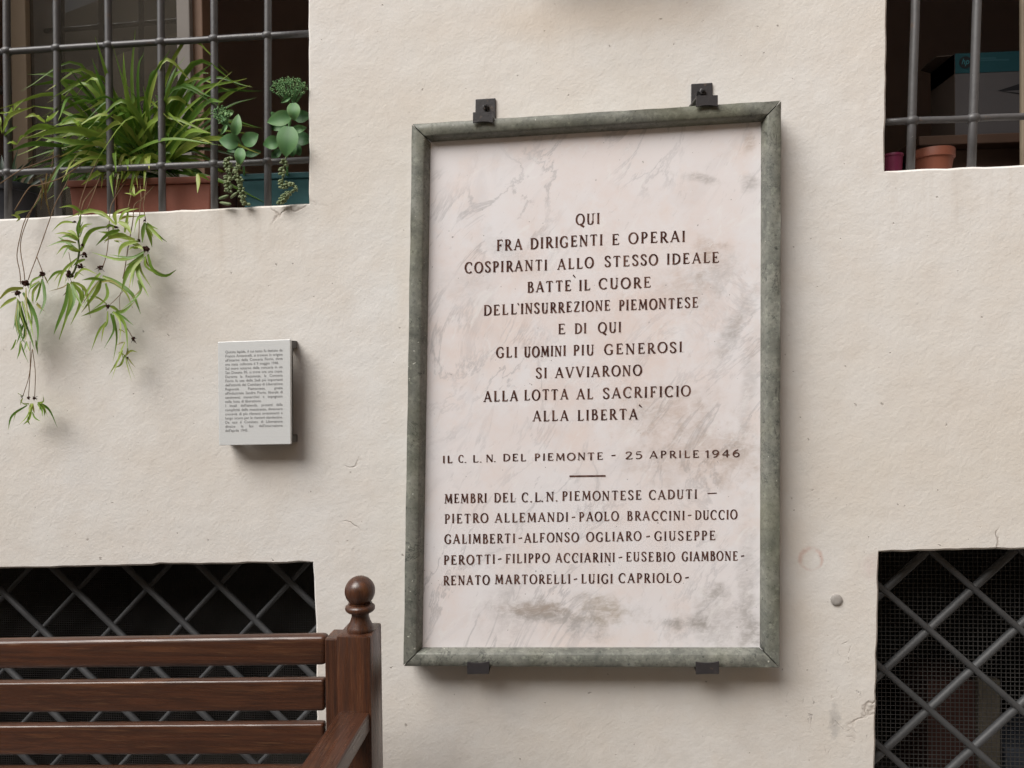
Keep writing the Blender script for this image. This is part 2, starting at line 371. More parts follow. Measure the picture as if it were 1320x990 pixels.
BLACKPOT = simple('black_plastic', (0.032, 0.034, 0.042), 0.5, 0.4, 0.2, 14)
BROWNPOT = simple('brown_plastic', (0.06, 0.026, 0.022), 0.6, 0.3)
SOIL = simple('potting_soil', (0.045, 0.030, 0.020), 0.95, 0.1, 0.5, 120, 0.006)
STEEL = NM('brushed_pale_metal', 0.42, 0.5); STEEL.b.inputs['Metallic'].default_value = 0.12
STEEL.col(STEEL.mix(STEEL.noise(1, 3, vec=STEEL.mapped((4, 4, 300))), (0.68, 0.70, 0.70), (0.74, 0.76, 0.765))); STEEL = STEEL.m
EDGE = simple('dark_metal_edge', (0.06, 0.055, 0.05), 0.5, 0.4)
BLOCK = simple('grey_spacer', (0.12, 0.115, 0.11), 0.7, 0.3, 0.4, 200)
INK = simple('grey_ink', (0.24, 0.24, 0.245), 0.7, 0.2, 0.1)
CARVE = NM('brown_carved_paint', 0.85, 0.12)
CARVE.col(CARVE.mix(CARVE.mr(CARVE.noise(55, 5, .7), .42, .74), (0.050, 0.018, 0.013), (0.21, 0.115, 0.09))); CARVE = CARVE.m
ROOM = simple('dim_room_plaster', (0.44, 0.31, 0.235), 0.95, 0.1, 0.2, 3)
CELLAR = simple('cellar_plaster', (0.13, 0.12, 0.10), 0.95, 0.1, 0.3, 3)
CREAM = simple('cream_painted_wood', (0.30, 0.23, 0.16), 0.55, 0.3, 0.1, 8)
GREYF = simple('grey_painted_wood', (0.25, 0.225, 0.205), 0.55, 0.3, 0.1, 8)
BROWNF = simple('brown_painted_wood', (0.22, 0.135, 0.09), 0.55, 0.3, 0.15, 8)
CARD = simple('grey_card', (0.075, 0.069, 0.071), 0.8, 0.2, 0.06, 12)
CARDSIDE = simple('brown_card', (0.075, 0.056, 0.045), 0.85, 0.2, 0.1, 12)
TEALINK = simple('teal_print', (0.009, 0.048, 0.058), 0.7, 0.2, 0.08, 12)
BLACKINK = simple('black_print', (0.012, 0.012, 0.014), 0.7, 0.2)
DARKWOOD = simple('dark_shelf_wood', (0.075, 0.042, 0.028), 0.6, 0.3, 0.3, 8)
REDCARD = simple('reddish_card', (0.06, 0.028, 0.023), 0.85, 0.2, 0.2, 10)
PLANK = simple('pale_plank', (0.12, 0.105, 0.08), 0.8, 0.2, 0.25, 12)
BLUEBAG = simple('blue_grey_sack', (0.06, 0.07, 0.09), 0.7, 0.3, 0.2, 10)
GLASS = glassmat()
OCHRE = simple('courtyard_render', (0.62, 0.49, 0.33), 0.95, 0.1, 0.12, 1.5)
WHITE = simple('white_painted_concrete', (0.62, 0.60, 0.56), 0.9, 0.2, 0.08, 4)
RAILM = simple('rail_iron', (0.05, 0.05, 0.05), 0.5, 0.4)

# ------------------------------------------------------------------ ground
def paving():
    M = NM('stone_paving', 0.85, 0.25)
    b = M.n('ShaderNodeTexBrick'); M.l(M.pos, b.inputs['Vector']); b.inputs['Scale'].default_value = 1.6; b.inputs['Mortar Size'].default_value = 0.012
    b.inputs['Color1'].default_value = (0.12, 0.108, 0.092, 1); b.inputs['Color2'].default_value = (0.15, 0.135, 0.115, 1); b.inputs['Mortar'].default_value = (0.09, 0.085, 0.08, 1)
    M.col(M.mix(M.math('MULTIPLY', M.noise(5, 5), 0.4), b.outputs[0], (0.14, 0.13, 0.12))); M.bump(M.noise(40, 4), 0.3, 0.004)
    return M.m
g = MB(); v = [g.vert(p) for p in ((-900, -900, 0), (900, -900, 0), (900, 900, 0), (-900, 900, 0))]; g.face(v)
go = g.build('ground', paving()); go['kind'] = 'structure'; go['label'] = 'stone paved courtyard ground'

# ------------------------------------------------------------------ house wall with its four openings
house = thing('house', 'cream plastered house wall with barred windows and two lattice openings', 'house', (0, 0, 0))
WT = 0.30
def jag(a, b, n, amp):
    """points from pixel a to b with a hand-plastered waver"""
    out = []
    for i in range(n):
        t = i/n; k = amp*(random.random()-0.5)*2 if 0 < i else 0
        dx, dy = b[0]-a[0], b[1]-a[1]; L = math.hypot(dx, dy)
        out.append((a[0]+dx*t - dy/L*k, a[1]+dy*t + dx/L*k))
    return out
OPEN = {'ul': [(-170, -420), (396.0, -420), (396.8, 0), (397.6, 261.9), (0, 281.8), (-170, 289)],
        'ur': [(1148, -420), (1480, -420), (1480, 205), (1320, 211.8), (1141.6, 219.6), (1144.6, 0)],
        'll': [(-170, 738), (0, 733.4), (196, 729.5), (205, 727.6), (222, 728.2), (402, 725.8), (405.3, 785), (407, 860), (408, 1120), (-170, 1120)],
        'lr': [(1134.2, 712.2), (1320, 708.6), (1480, 706), (1480, 1120), (1126, 1120), (1128.5, 990)]}
holes = {}
for k, P in OPEN.items():
    L = []
    for a, b in zip(P, P[1:]+P[:1]):
        n = max(1, int(math.hypot(b[0]-a[0], b[1]-a[1])/16)); L += jag(a, b, n, 0.7 if k in 'ul ur' else 0.9)
    holes[k] = [at(x, y, 0) for x, y in L]
X0, X1, ZT = -4.2, 4.2, 4.6
w = MB()
outer = [Vector((X0, 0, 0)), Vector((X1, 0, 0)), Vector((X1, 0, ZT)), Vector((X0, 0, ZT))]
def grow(L, d):                      # move a loop outwards (away from its centre) by d
    n = len(L); out = []
    for i in range(n):
        t = (L[(i+1) % n] - L[i-1]); nn = Vector((t.z, 0, -t.x)).normalized()
        c = sum(L, Vector())/n
        if nn.dot(L[i]-c) < 0: nn = -nn
        out.append(L[i] + nn*d)
    return out
front = {k: grow(L, 0.006) for k, L in holes.items()}
polys = [outer] + [front[k] for k in holes]
flat = [p for P in polys for p in P]
vs_ = [w.vert(p) for p in flat]
for tri in tessellate_polygon([[(p.x, p.z, 0) for p in P] for P in polys]):
    w.face([vs_[i] for i in tri])
off = 4
for k, L in holes.items():
    n = len(L); A = vs_[off:off+n]; off += n
    B = [w.vert(p + Vector((0, 0.008, 0))) for p in L]
    C = [w.vert(p + Vector((0, WT, 0))) for p in L]
    for i in range(n):
        j = (i+1) % n
        w.face([A[i], A[j], B[j], B[i]]); w.face([B[i], B[j], C[j], C[i]])
bo = [w.vert(p + Vector((0, WT, 0))) for p in outer]
for i in range(4): w.face([vs_[i], vs_[(i+1) % 4], bo[(i+1) % 4], bo[i]])
bmesh.ops.recalc_face_normals(w.bm, faces=w.bm.faces)
wall = w.build('wall', PLASTER, house, angle=35)
if wall.data.polygons and sum(p.normal.y*p.area for p in wall.data.polygons if abs(p.normal.y) > 0.9) > 0: wall.data.flip_normals()

# unseen ledge added above the frame (to cast the soft shade at the top of the picture)
m = MB(); a, b = at(672, -72, 0), at(890, -72, 0)
m.box(a.x, b.x, -0.12, -0.002, a.z, a.z+0.07, 0.006); m.build('shade_ledge', simple('shade_ledge_tan', (0.45, 0.40, 0.33), 0.9, 0.2), house)

# rooms behind the openings (open towards the wall)
def room(x0, x1, z0, z1, depth, mat):
    m = MB(); y0, y1 = WT+0.002, WT+depth
    c = [(x0,y0,z0),(x1,y0,z0),(x1,y0,z1),(x0,y0,z1),(x0,y1,z0),(x1,y1,z0),(x1,y1,z1),(x0,y1,z1)]
    v = [m.vert(p) for p in c]
    for q in ((4,5,6,7),(0,1,5,4),(1,2,6,5),(2,3,7,6),(3,0,4,7)): m.face([v[i] for i in q])
    return m.build('room', mat, house)
zsL, zsR = at(200, 272, 0).z, at(1230, 215, 0).z
room(-2.35, 0.2, zsL-0.35, 3.9, 1.7, ROOM)
room(0.5, 2.6, zsR-0.35, 3.9, 1.6, ROOM)
room(-2.35, 0.2, 0.05, zsL-0.42, 1.6, CELLAR)
room(0.5, 2.6, 0.05, zsR-0.42, 1.6, CELLAR)

# barred grilles of the two upper windows
YB = 0.045
def rodpts(p, q, Y, n=6, wob=0.0008):
    A, B = at(*p, Y), at(*q, Y)
    return [A.lerp(B, i/n) + Vector((random.uniform(-wob, wob), 0, random.uniform(-wob, wob))) for i in range(n+1)]
def ext(p, q, ya, yb):                # extend pixel line to rows ya..yb
    f = lambda y: (p[0]+(q[0]-p[0])*(y-p[1])/(q[1]-p[1]), y)
    return f(ya), f(yb)
def inter(p, q, r, s):
    x1,y1,x2,y2,x3,y3,x4,y4 = *p,*q,*r,*s
    d = (x1-x2)*(y3-y4)-(y1-y2)*(x3-x4); a = x1*y2-y1*x2; b = x3*y4-y3*x4
    return ((a*(x3-x4)-(x1-x2)*b)/d, (a*(y3-y4)-(y1-y2)*b)/d)
def grille(verts, hors, rv, rh, ybot):
    G = bpy.data.objects.new('window_grille', None); COL.objects.link(G); G.parent = house
    for (p, q) in hors:
        m = MB(); m.tube(rodpts(p, q, YB, 12), mm(rh, 2.045), 10)
        m.build('bar', IRON, G, smooth=True)
    for (p, q) in verts:
        a, b = ext(p, q, -430, ybot(q[0]))
        m = MB(); m.tube(rodpts(a, b, YB, 10), mm(rv, 2.045), 12)
        for (r, s) in hors:                       # the bar swells where the cross bar is threaded through it
            x, y = inter(p, q, r, s); c = at(x, y, YB)
            m.ball(c, mm(rv*1.5, 2.045), 1.15, 1.0, 0.92, 2)
        m.build('bar', IRON, G, smooth=True)
    return G
vb = [((8.6, 0), (10.5, 280)), ((73.2, 0), (75, 278)), ((139.3, 0), (143, 276)), ((207.3, 0), (209.2, 272)), ((276, 0), (276.4, 268)), ((345, 0), (345.6, 265)), ((-58, 0), (-55.5, 284)), ((-123, 0), (-120.5, 287))]
grille(vb, [((-180, 77.5), (402, 42.8)), ((-180, 230.5), (402, 206.2)), ((-180, -92), (402, -145))], 4.75, 4.3, lambda x: 290)
grille([((1180.0, 0), (1173.9, 217)), ((1259.2, 0), (1252.2, 214)), ((1338, 0), (1330, 211)), ((1416, 0), (1408, 208))], [((1137, 157.5), (1490, 143.3)), ((1137, -30), (1490, -62))], 5.2, 4.3, lambda x: 226)

# lattice grilles and wire mesh of the two lower openings
def lattice(P0, a, b, box, wa, wb, Y):
    L = bpy.data.objects.new('lattice_grille', None); COL.objects.link(L); L.parent = house
    x0, x1, y0, y1 = box
    def clip(p, d):
        ts = [-99.0, 99.0]
        for o, dd, lo, hi in ((p[0], d[0], x0, x1), (p[1], d[1], y0, y1)):
            t1, t2 = sorted(((lo-o)/dd, (hi-o)/dd)); ts = [max(ts[0], t1), min(ts[1], t2)]
        return ts
    for (d, s, w_, dy, fl) in ((a, b, wa, -0.006, .62), (b, a, wb, 0.006, .8)):
        for k in range(-16, 17):
            p = (P0[0]+s[0]*k, P0[1]+s[1]*k); t = clip(p, d)
            if t[1]-t[0] < 0.15: continue
            n = max(3, int((t[1]-t[0])*4)); pts = []
            for i in range(n+1):
                f = t[0]+(t[1]-t[0])*i/n
                ph = f - math.floor(f); wv = math.cos(2*math.pi*f)*0.003*(1 if dy < 0 else -1)   # weaves at the crossings
                pts.append(at(p[0]+d[0]*f, p[1]+d[1]*f, Y+dy+wv))
            m = MB(); m.tube(pts, mm(w_, 2+Y), 10); m.build('bar', LATT, L, smooth=True)
    return L
lattice((99.2, 762), (46.4, 45.1), (-45.3, 49.0), (-175, 413, 716, 1128), 4.2, 3.4, 0.11)
lattice((1197, 811), (57.2, 50.0), (-57.3, 52.8), (1118, 1488, 698, 1128), 4.0, 4.9, 0.10)
def mesh_screen(px0, px1, py0, py1, Y, pitch, t):
    m = MB(); a, b = at(px0, py0, Y), at(px1, py1, Y); x0, x1, z1, z0 = a.x, b.x, a.z, b.z
    n = int((x1-x0)/pitch)
    for i in range(n+1):
        x = x0+i*pitch; m.tube([(x+math.sin(i*.7)*.0006, Y, z0), (x+math.sin(i*1.1)*.0009, Y, (z0+z1)/2), (x, Y, z1)], t, 4, False)
    for i in range(int((z1-z0)/pitch)+1):
        z = z0+i*pitch; m.tube([(x0, Y-0.0012, z+math.sin(i*.9)*.0006), ((x0+x1)/2, Y-0.0012, z+math.sin(i*.5)*.001), (x1, Y-0.0012, z)], t, 4, False)
    return m.build('wire_mesh', WIRE, house)
mesh_screen(-172, 412, 718, 1124, 0.17, 0.0068, 0.0005)
mesh_screen(1118, 1486, 700, 1124, 0.17, 0.0119, 0.0011)

# casement of the upper left window, jamb of the upper right one
YF = 0.36
def upright(px0, px1, Y, th, mat, name, ztop=3.7, zbot=None):
    a, b = at(px0, 120, Y), at(px1, 120, Y); m = MB()
    m.box(a.x, b.x, Y, Y+th, zbot if zbot else zsL-0.3, ztop, 0.003); return m.build(name, mat, house)
cas = upright(15, 34.5, YF, 0.05, CREAM, 'casement_frame')
pa, pb = at(34.5, 100, YF), at(229, 100, YF)
m = MB(); m.box(pa.x, pb.x, YF+0.02, YF+0.026, zsL-0.3, 3.7); m.build('pane', GLASS, cas)
m = MB(); a, b = at(229, 120, YF), at(246, 120, YF); m.box(a.x, b.x, YF, YF+0.05, zsL-0.3, 3.7, 0.003); m.build('stile', GREYF, cas)
upright(246.3, 262.5, YF+0.02, 0.06, BROWNF, 'window_jamb')
m = MB(); a, b = at(34, 113, YF+.5), at(235, 112, YF+.5); m.box(a.x-.2, b.x, YF+0.5, YF+0.53, a.z-0.012, a.z+0.012, 0.003); m.build('reflection_bar', GREYF, house)  # bar standing in for the pale band mirrored in the pane
a, b = at(1317.5, 120, 0.13), at(1345, 120, 0.13); m = MB(); m.box(a.x, b.x, 0.13, 0.145, zsR+0.001, 3.2, 0.004); m.build('window_jamb', simple('old_cream_paint', (0.25, 0.205, 0.15), 0.6, 0.3, 0.1, 8), house)

# ------------------------------------------------------------------ marble plaque
PQ_O = [(531, 160), (1007, 129.5), (1005, 860.5), (520, 858.5)]     # outer corners TL TR BR BL
PQ_I = [(555.5, 183.5), (980.5, 157.5), (979, 834), (545, 834)]
plaque = thing('memorial_plaque', 'large white marble memorial slab with carved Italian lines in a green stone frame', 'plaque', at(762, 858, -0.03))
YS, YO = -0.044, -0.072
m = MB(); q = [at(x, y, YS) for x, y in [(551, 179), (985, 152.5), (983, 838), (541, 838)]]
m.hexa(q + [Vector((p.x, -0.004, p.z)) for p in q]); slab = m.build('slab', MARBLE, plaque)
# profile from the outer edge inwards: (share of the way in, depth)
PROF = [(0.0, -0.004), (0.0, YO+0.0016), (0.02, YO), (0.30, YO-0.0002), (0.60, YO+0.0002), (0.68, YO+0.0030), (0.77, YO+0.0090), (0.86, YO+0.0165), (0.93, YO+0.0225), (1.0, YS+0.0015)]
def lerp2(a, b, t): return (a[0]+(b[0]-a[0])*t, a[1]+(b[1]-a[1])*t)
for k in range(4):
    m = MB(); o0, o1, i0, i1 = PQ_O[k], PQ_O[(k+1) % 4], PQ_I[k], PQ_I[(k+1) % 4]
    L = math.hypot(o1[0]-o0[0], o1[1]-o0[1]); ux, uy = (o1[0]-o0[0])/L, (o1[1]-o0[1])/L
    ga, gb = 0.8, 0.8
    N = 28; rows = []
    for j in range(N+1):
        row = []
        for idx, (t, Y) in enumerate(PROF):
            A = lerp2(o0, i0, t); B = lerp2(o1, i1, t); A = (A[0]+ux*ga, A[1]+uy*ga); B = (B[0]-ux*gb, B[1]-uy*gb)
            x, y = lerp2(A, B, j/N)
            wv = (math.sin(j*1.7+k)*0.25+random.uniform(-.2, .2)) if idx < 3 and 0 < j < N else 0
            x += -uy*wv; y += ux*wv
            if idx == 0:
                p = at(x, y, PROF[1][1]); p = Vector((p.x, Y, p.z))
            else: p = at(x, y, Y)
            row.append(m.vert(p))
        rows.append(row)
    for A, B in zip(rows, rows[1:]):
        for i in range(len(PROF)-1): m.face([A[i], B[i], B[i+1], A[i+1]])
    m.face(rows[0]); m.face(rows[-1][::-1])
    bmesh.ops.recalc_face_normals(m.bm, faces=m.bm.faces)
    m.build('frame_bar', GREEN, plaque, angle=50)

# carved capitals: each letter = (width, strokes); strokes get their weight from kind t(hick) n(thin) c(ontrast by direction)
def ell(cx, cy_, rx, ry, a0, a1, n=14): return [(cx+rx*math.cos(math.radians(a0+(a1-a0)*i/n)), cy_+ry*math.sin(math.radians(a0+(a1-a0)*i/n))) for i in range(n+1)]
def cat2(P, n=16): return [(p.x, p.y) for p in catmull([(x, y, 0) for x, y in P], n)]
BOWLP = cat2([(.14, .97), (.36, .95), (.48, .74), (.36, .49), (.14, .47)])
G_ = {
 'A': (.74, [('n', [(.07, 0), (.37, 1)]), ('t', [(.36, 1), (.66, 0)]), ('n', [(.18, .32), (.56, .32)])], [(.07, 0), (.66, 0)]),
 'B': (.60, [('t', [(.14, 0), (.14, 1)]), ('c', cat2([(.14, .97), (.36, .95), (.44, .76), (.34, .56), (.14, .54)])), ('c', cat2([(.14, .53), (.40, .50), (.52, .27), (.40, .04), (.14, .03)]))], [(.14, 0), (.14, 1)]),
 'C': (.70, [('c', ell(.40, .5, .34, .49, 48, 312)), ('n', [(.63, .90), (.64, .70)])], []),
 'D': (.70, [('t', [(.14, 0), (.14, 1)]), ('c', cat2([(.14, .97), (.40, .94), (.62, .72), (.62, .28), (.40, .06), (.14, .03)]))], [(.14, 0), (.14, 1)]),
 'E': (.60, [('t', [(.14, 0), (.14, 1)]), ('n', [(.14, .96), (.50, .97), (.52, .84)]), ('n', [(.14, .51), (.38, .51)]), ('n', [(.38, .61), (.38, .41)]), ('n', [(.14, .04), (.52, .04), (.56, .18)])], [(.14, 0), (.14, 1)]),
 'F': (.56, [('t', [(.14, 0), (.14, 1)]), ('n', [(.14, .96), (.50, .97), (.53, .83)]), ('n', [(.14, .49), (.38, .49)]), ('n', [(.38, .60), (.38, .38)])], [(.14, 0), (.14, 1)]),
 'G': (.74, [('c', ell(.40, .5, .34, .49, 48, 318)), ('n', [(.62, .90), (.63, .72)]), ('t', [(.62, .38), (.62, .10)]), ('n', [(.48, .39), (.72, .39)])], []),
 'I': (.26, [('t', [(.13, 0), (.13, 1)])], [(.13, 0), (.13, 1)]),
 'L': (.56, [('t', [(.14, 0), (.14, 1)]), ('n', [(.14, .04), (.48, .04), (.53, .18)])], [(.14, 0), (.14, 1)]),
 'M': (.86, [('n', [(.09, 0), (.15, 1)]), ('t', [(.15, 1), (.44, .12)]), ('n', [(.43, .12), (.71, 1)]), ('t', [(.71, 1), (.76, 0)])], [(.09, 0), (.76, 0), (.13, 1), (.72, 1)]),
 'N': (.74, [('n', [(.11, 0), (.11, 1)]), ('t', [(.11, 1), (.62, .02)]), ('n', [(.62, 0), (.62, 1)])], [(.11, 0), (.09, 1), (.62, 1)]),
 'O': (.78, [('c', ell(.39, .5, .34, .49, 90, 450, 22))], []),
 'P': (.56, [('t', [(.14, 0), (.14, 1)]), ('c', BOWLP)], [(.14, 0), (.14, 1)]),
 'Q': (.78, [('c', ell(.39, .5, .34, .49, 90, 450, 22)), ('t', [(.38, .08), (.52, -.06), (.74, -.20)])], []),
 'R': (.64, [('t', [(.14, 0), (.14, 1)]), ('c', BOWLP), ('t', [(.30, .47), (.60, 0)])], [(.14, 0), (.14, 1), (.60, 0)]),
 'S': (.56, [('c', cat2([(.47, .80), (.40, .95), (.26, .99), (.11, .90), (.09, .73), (.22, .57), (.38, .44), (.48, .28), (.43, .08), (.28, .01), (.13, .07), (.07, .22)], 24)), ('n', [(.48, .92), (.48, .76)]), ('n', [(.07, .25), (.06, .07)])], []),
 'T': (.68, [('t', [(.34, 0), (.34, 1)]), ('n', [(.05, .83), (.08, .97), (.60, .97), (.63, .83)])], [(.34, 0)]),
 'U': (.70, [('t', [(.14, 1), (.14, .30)]), ('c', cat2([(.14, .32), (.19, .09), (.35, .02), (.51, .09), (.57, .32)])), ('n', [(.57, .30), (.57, 1)])], [(.14, 1), (.57, 1)]),
 'V': (.72, [('t', [(.06, 1), (.36, 0)]), ('n', [(.36, 0), (.66, 1)])], [(.06, 1), (.66, 1)]),
 'Z': (.62, [('n', [(.08, .82), (.10, .97), (.54, .97)]), ('t', [(.53, .97), (.07, .03)]), ('n', [(.07, .04), (.54, .04), (.57, .2)])], []),
 '1': (.36, [('t', [(.22, 0), (.22, 1)]), ('n', [(.02, .80), (.20, .97)])], [(.22, 0)]),
 '2': (.64, [('c', cat2([(.08, .76), (.14, .93), (.32, .99), (.48, .88), (.48, .68), (.30, .36), (.06, .04)])), ('n', [(.06, .04), (.56, .05), (.60, .18)])], []),
 '4': (.70, [('n', [(.46, 1), (.05, .30)]), ('n', [(.05, .30), (.66, .30)]), ('t', [(.46, 1), (.46, 0)])], [(.46, 0)]),
 '5': (.60, [('n', [(.50, .96), (.16, .96)]), ('n', [(.16, .96), (.11, .56)]), ('c', cat2([(.11, .56), (.30, .64), (.50, .50), (.51, .22), (.32, .02), (.08, .10)]))], []),
 '6': (.64, [('c', cat2([(.50, .95), (.26, .84), (.09, .52), (.09, .22), (.30, .01), (.53, .17), (.52, .44), (.32, .58), (.12, .42)], 20))], []),
 '9': (.64, [('c', cat2([(.12, .05), (.36, .16), (.53, .48), (.53, .78), (.32, .99), (.09, .83), (.10, .56), (.30, .42), (.50, .58)], 20))], []),
 '.': (.16, [('t', [(.08, -.02), (.08, .10)])], []),
}
ins = MB(); NZ = [0]
def stroke(P, wid, Y):
    """P in photo pixels; a chain of quads with round-ish joints lying on the slab"""
    Y = Y - 0.00001*(NZ[0] % 60); NZ[0] += 1
    for i in range(len(P)-1):
        (x0, y0), (x1, y1) = P[i], P[i+1]; d = math.hypot(x1-x0, y1-y0)
        if d < 1e-6: continue
    n = len(P); Ls, Rs = [], []
    for i in range(n):
        a = P[max(i-1, 0)]; b = P[min(i+1, n-1)]; d = math.hypot(b[0]-a[0], b[1]-a[1]) or 1
        nx, ny = -(b[1]-a[1])/d, (b[0]-a[0])/d; h = wid[i]/2
        Ls.append(ins.vert(at(P[i][0]+nx*h, P[i][1]+ny*h, Y))); Rs.append(ins.vert(at(P[i][0]-nx*h, P[i][1]-ny*h, Y)))
    for i in range(n-1): ins.face([Ls[i], Ls[i+1], Rs[i+1], Rs[i]])
TH, TN = 0.165, 0.085
YT = YS - 0.0005
def word(text, xl, yl, xr, yr, H):
    kw = 1.34 if H < 11 else 1.1
    gap = 0.20
    tot = sum(G_[c][0] for c in text) + gap*(len(text)-1)
    sx = (xr-xl)/tot; x = 0.0
    for c in text:
        wd, st, serifs = G_[c]
        jx, jy = random.uniform(-.02, .02), random.uniform(-.02, .02)
        def T(p):
            X = xl + (x+jx+p[0])*sx; f = (X-xl)/(xr-xl)
            return (X + p[1]*H*0.004, yl+(yr-yl)*f - (p[1]+jy)*H)
        for kind, P in st:
            Q = [T(p) for p in P]; wds = []
            for i in range(len(Q)):
                a, b = Q[max(i-1, 0)], Q[min(i+1, len(Q)-1)]; L = math.hypot(b[0]-a[0], b[1]-a[1]) or 1
                e = {'t': 1.0, 'n': 0.0, 'c': (abs(b[1]-a[1])/L)**1.3}[kind]
                wds.append(H*kw*(TN+(TH-TN)*e)*random.uniform(.95, 1.05))
            stroke(Q, wds, YT)
        for (a, b) in serifs:
            h = 0.115*H/sx
            b2 = b + (0.03 if b == 0 else -0.03)
            stroke([T((a-h, b2)), T((a+h, b2))], [H*0.07]*2, YT)
        x += wd + gap
W_ = [("QUI",742.3,290,773,288.6,14), ("FRA",640.3,323.3,672.9,321.8,14.2),("DIRIGENTI",683.8,321.1,776.8,315.9,14.2),("E",788.5,315.9,798.3,315.4,14),("OPERAI",810.5,314.2,883.2,311.3,14.2),
 ("COSPIRANTI",599.1,352.1,705.2,348.3,13.8),("ALLO",718.8,347.6,765,345.3,13.8),("STESSO",779.1,344.2,847.9,341.2,13.8),("IDEALE",859.2,340.8,927.1,338.2,13.8),
 ("BATTE",679.7,377.1,736.5,374.8,13.8),("IL",746,374.7,760.9,373.8,13.8),("CUORE",771.8,373,839.2,370.6,13.8),
 ("DELL",623.3,407,666,405.2,13.5),("INSURREZIONE",671.3,404.8,786.7,400.3,13.5),("PIEMONTESE",797.6,400.3,900.2,396.4,13.5),
 ("E",718.8,430.8,728.7,430.5,13.3),("DI",740.8,430,755.9,429.7,13.3),("QUI",771,429.2,801,428.2,13.3),
 ("GLI",639.5,461.4,666.5,460.5,13.5),("UOMINI",675.6,460.5,729.4,458.8,13.5),("PIU",738.8,458.5,765.8,457.6,13.5),("GENEROSI",779.1,457.3,879.4,453.9,13.5),
 ("SI",690.8,487.9,705.2,487.6,13.6),("AVVIARONO",715.8,487.3,827.1,483.8,13.6),
 ("ALLA",623.6,517.9,667.1,516.4,13.6),("LOTTA",675.6,516.4,732,514.8,13.6),("AL",743.3,514.8,764.5,514.1,13.6),("SACRIFICIO",776.8,513.8,890.3,510.6,13.8),
 ("ALLA",687,543.3,732.7,542.4,13.6),("LIBERTA",744.2,542.1,821.8,540.3,13.6),
 ("IL",570.3,596.8,583,596.5,9.4),("C",591,596.4,597.4,596.3,9.4),(".",599,596.4,601,596.4,9.4),("L",608.9,596.2,616.8,596,9.4),(".",618.5,596,620.5,596,9.4),("N",626.2,595.8,635.8,595.5,9.4),(".",636.6,595.5,638.6,595.5,9.4),
 ("DEL",647.9,594.8,678.2,594.2,9.4),("PIEMONTE",688.8,594.1,777.3,592.6,9.4),("25",805.6,592,827.9,591.5,9.6),("APRILE",837.1,591,901.5,589.7,9.4),("1946",909.1,590,953.6,588.9,9.6),
 ("MEMBRI",573.2,648.8,627.4,647.9,12),("DEL",637,647.7,664.5,647.3,12),("C",672.4,647.2,680.6,647,12),(".",683.5,647,685.5,647,12),("L",688.8,646.8,696.8,646.6,12),(".",698,646.6,700,646.6,12),("N",704.2,646.3,714.2,646,12),(".",716.3,646,718.3,646,12),
 ("PIEMONTESE",724.4,645.5,827.1,644.1,12),("CADUTI",836.4,643.8,898.8,643,12),
 ("PIETRO",573.2,674.8,629.2,673.6,12),("ALLEMANDI",637.7,673.6,732.4,672.1,12),("PAOLO",746.4,672.1,797.3,671,12),("BRACCINI",808.3,671,882.4,670.3,12),("DUCCIO",895.8,670,950.3,669.2,12),
 ("GALIMBERTI",573.2,700.9,663.8,699.8,12),("ALFONSO",675.6,699.4,745.9,698.3,12),("OGLIARO",755.9,698.3,826.4,696.8,12),("GIUSEPPE",843.8,697.1,922.3,696.1,12),
 ("PEROTTI",571.8,727.9,638.3,726.8,12),("FILIPPO",651.4,726.4,708.2,725,12),("ACCIARINI",716.1,725,792.7,724.5,12),("EUSEBIO",806.8,723.8,869.5,723.5,12),("GIAMBONE",878.8,723,951.1,722.4,12),
 ("RENATO",571.8,754.4,630.8,753.3,12),("MARTORELLI",638.3,753,735.3,752.3,12),("LUIGI",749.1,752.3,789.7,751.8,12),("CAPRIOLO",797.3,751.5,878.3,750.8,12.2)]
for a in W_: word(*a)
for (x0, y0, x1, y1, t) in ((788.2,587.4,793.5,586.6,1.4),(912,636.2,924,635.6,1.3),(737,667,741.4,666.4,1.5),(886.7,664.4,891.2,664,1.5),(668.3,694.2,672.9,693.2,1.5),(832.9,692,837.7,691,1.6),(641.8,721,646.4,720,1.5),(797.3,719,802.1,718,1.5),(955,717,959.4,716.3,1.5),(739.5,747,744,746,1.6),(883.2,745,887.9,744.2,1.6),(734,613.9,780.6,613.4,2.1)):
    stroke([(x0, y0), (x1, y1)], [t, t], YT)
for (x0, y0, x1, y1) in ((738.8,354.4,741.6,357.8),(667.4,390.8,669.1,393.6),(823.8,521.8,827.5,525.2)):
    stroke([(x0, y0), (x1, y1)], [2.0, 1.1], YT)
bmesh.ops.recalc_face_normals(ins.bm, faces=ins.bm.faces)
ins.build('inscription', CARVE, slab)

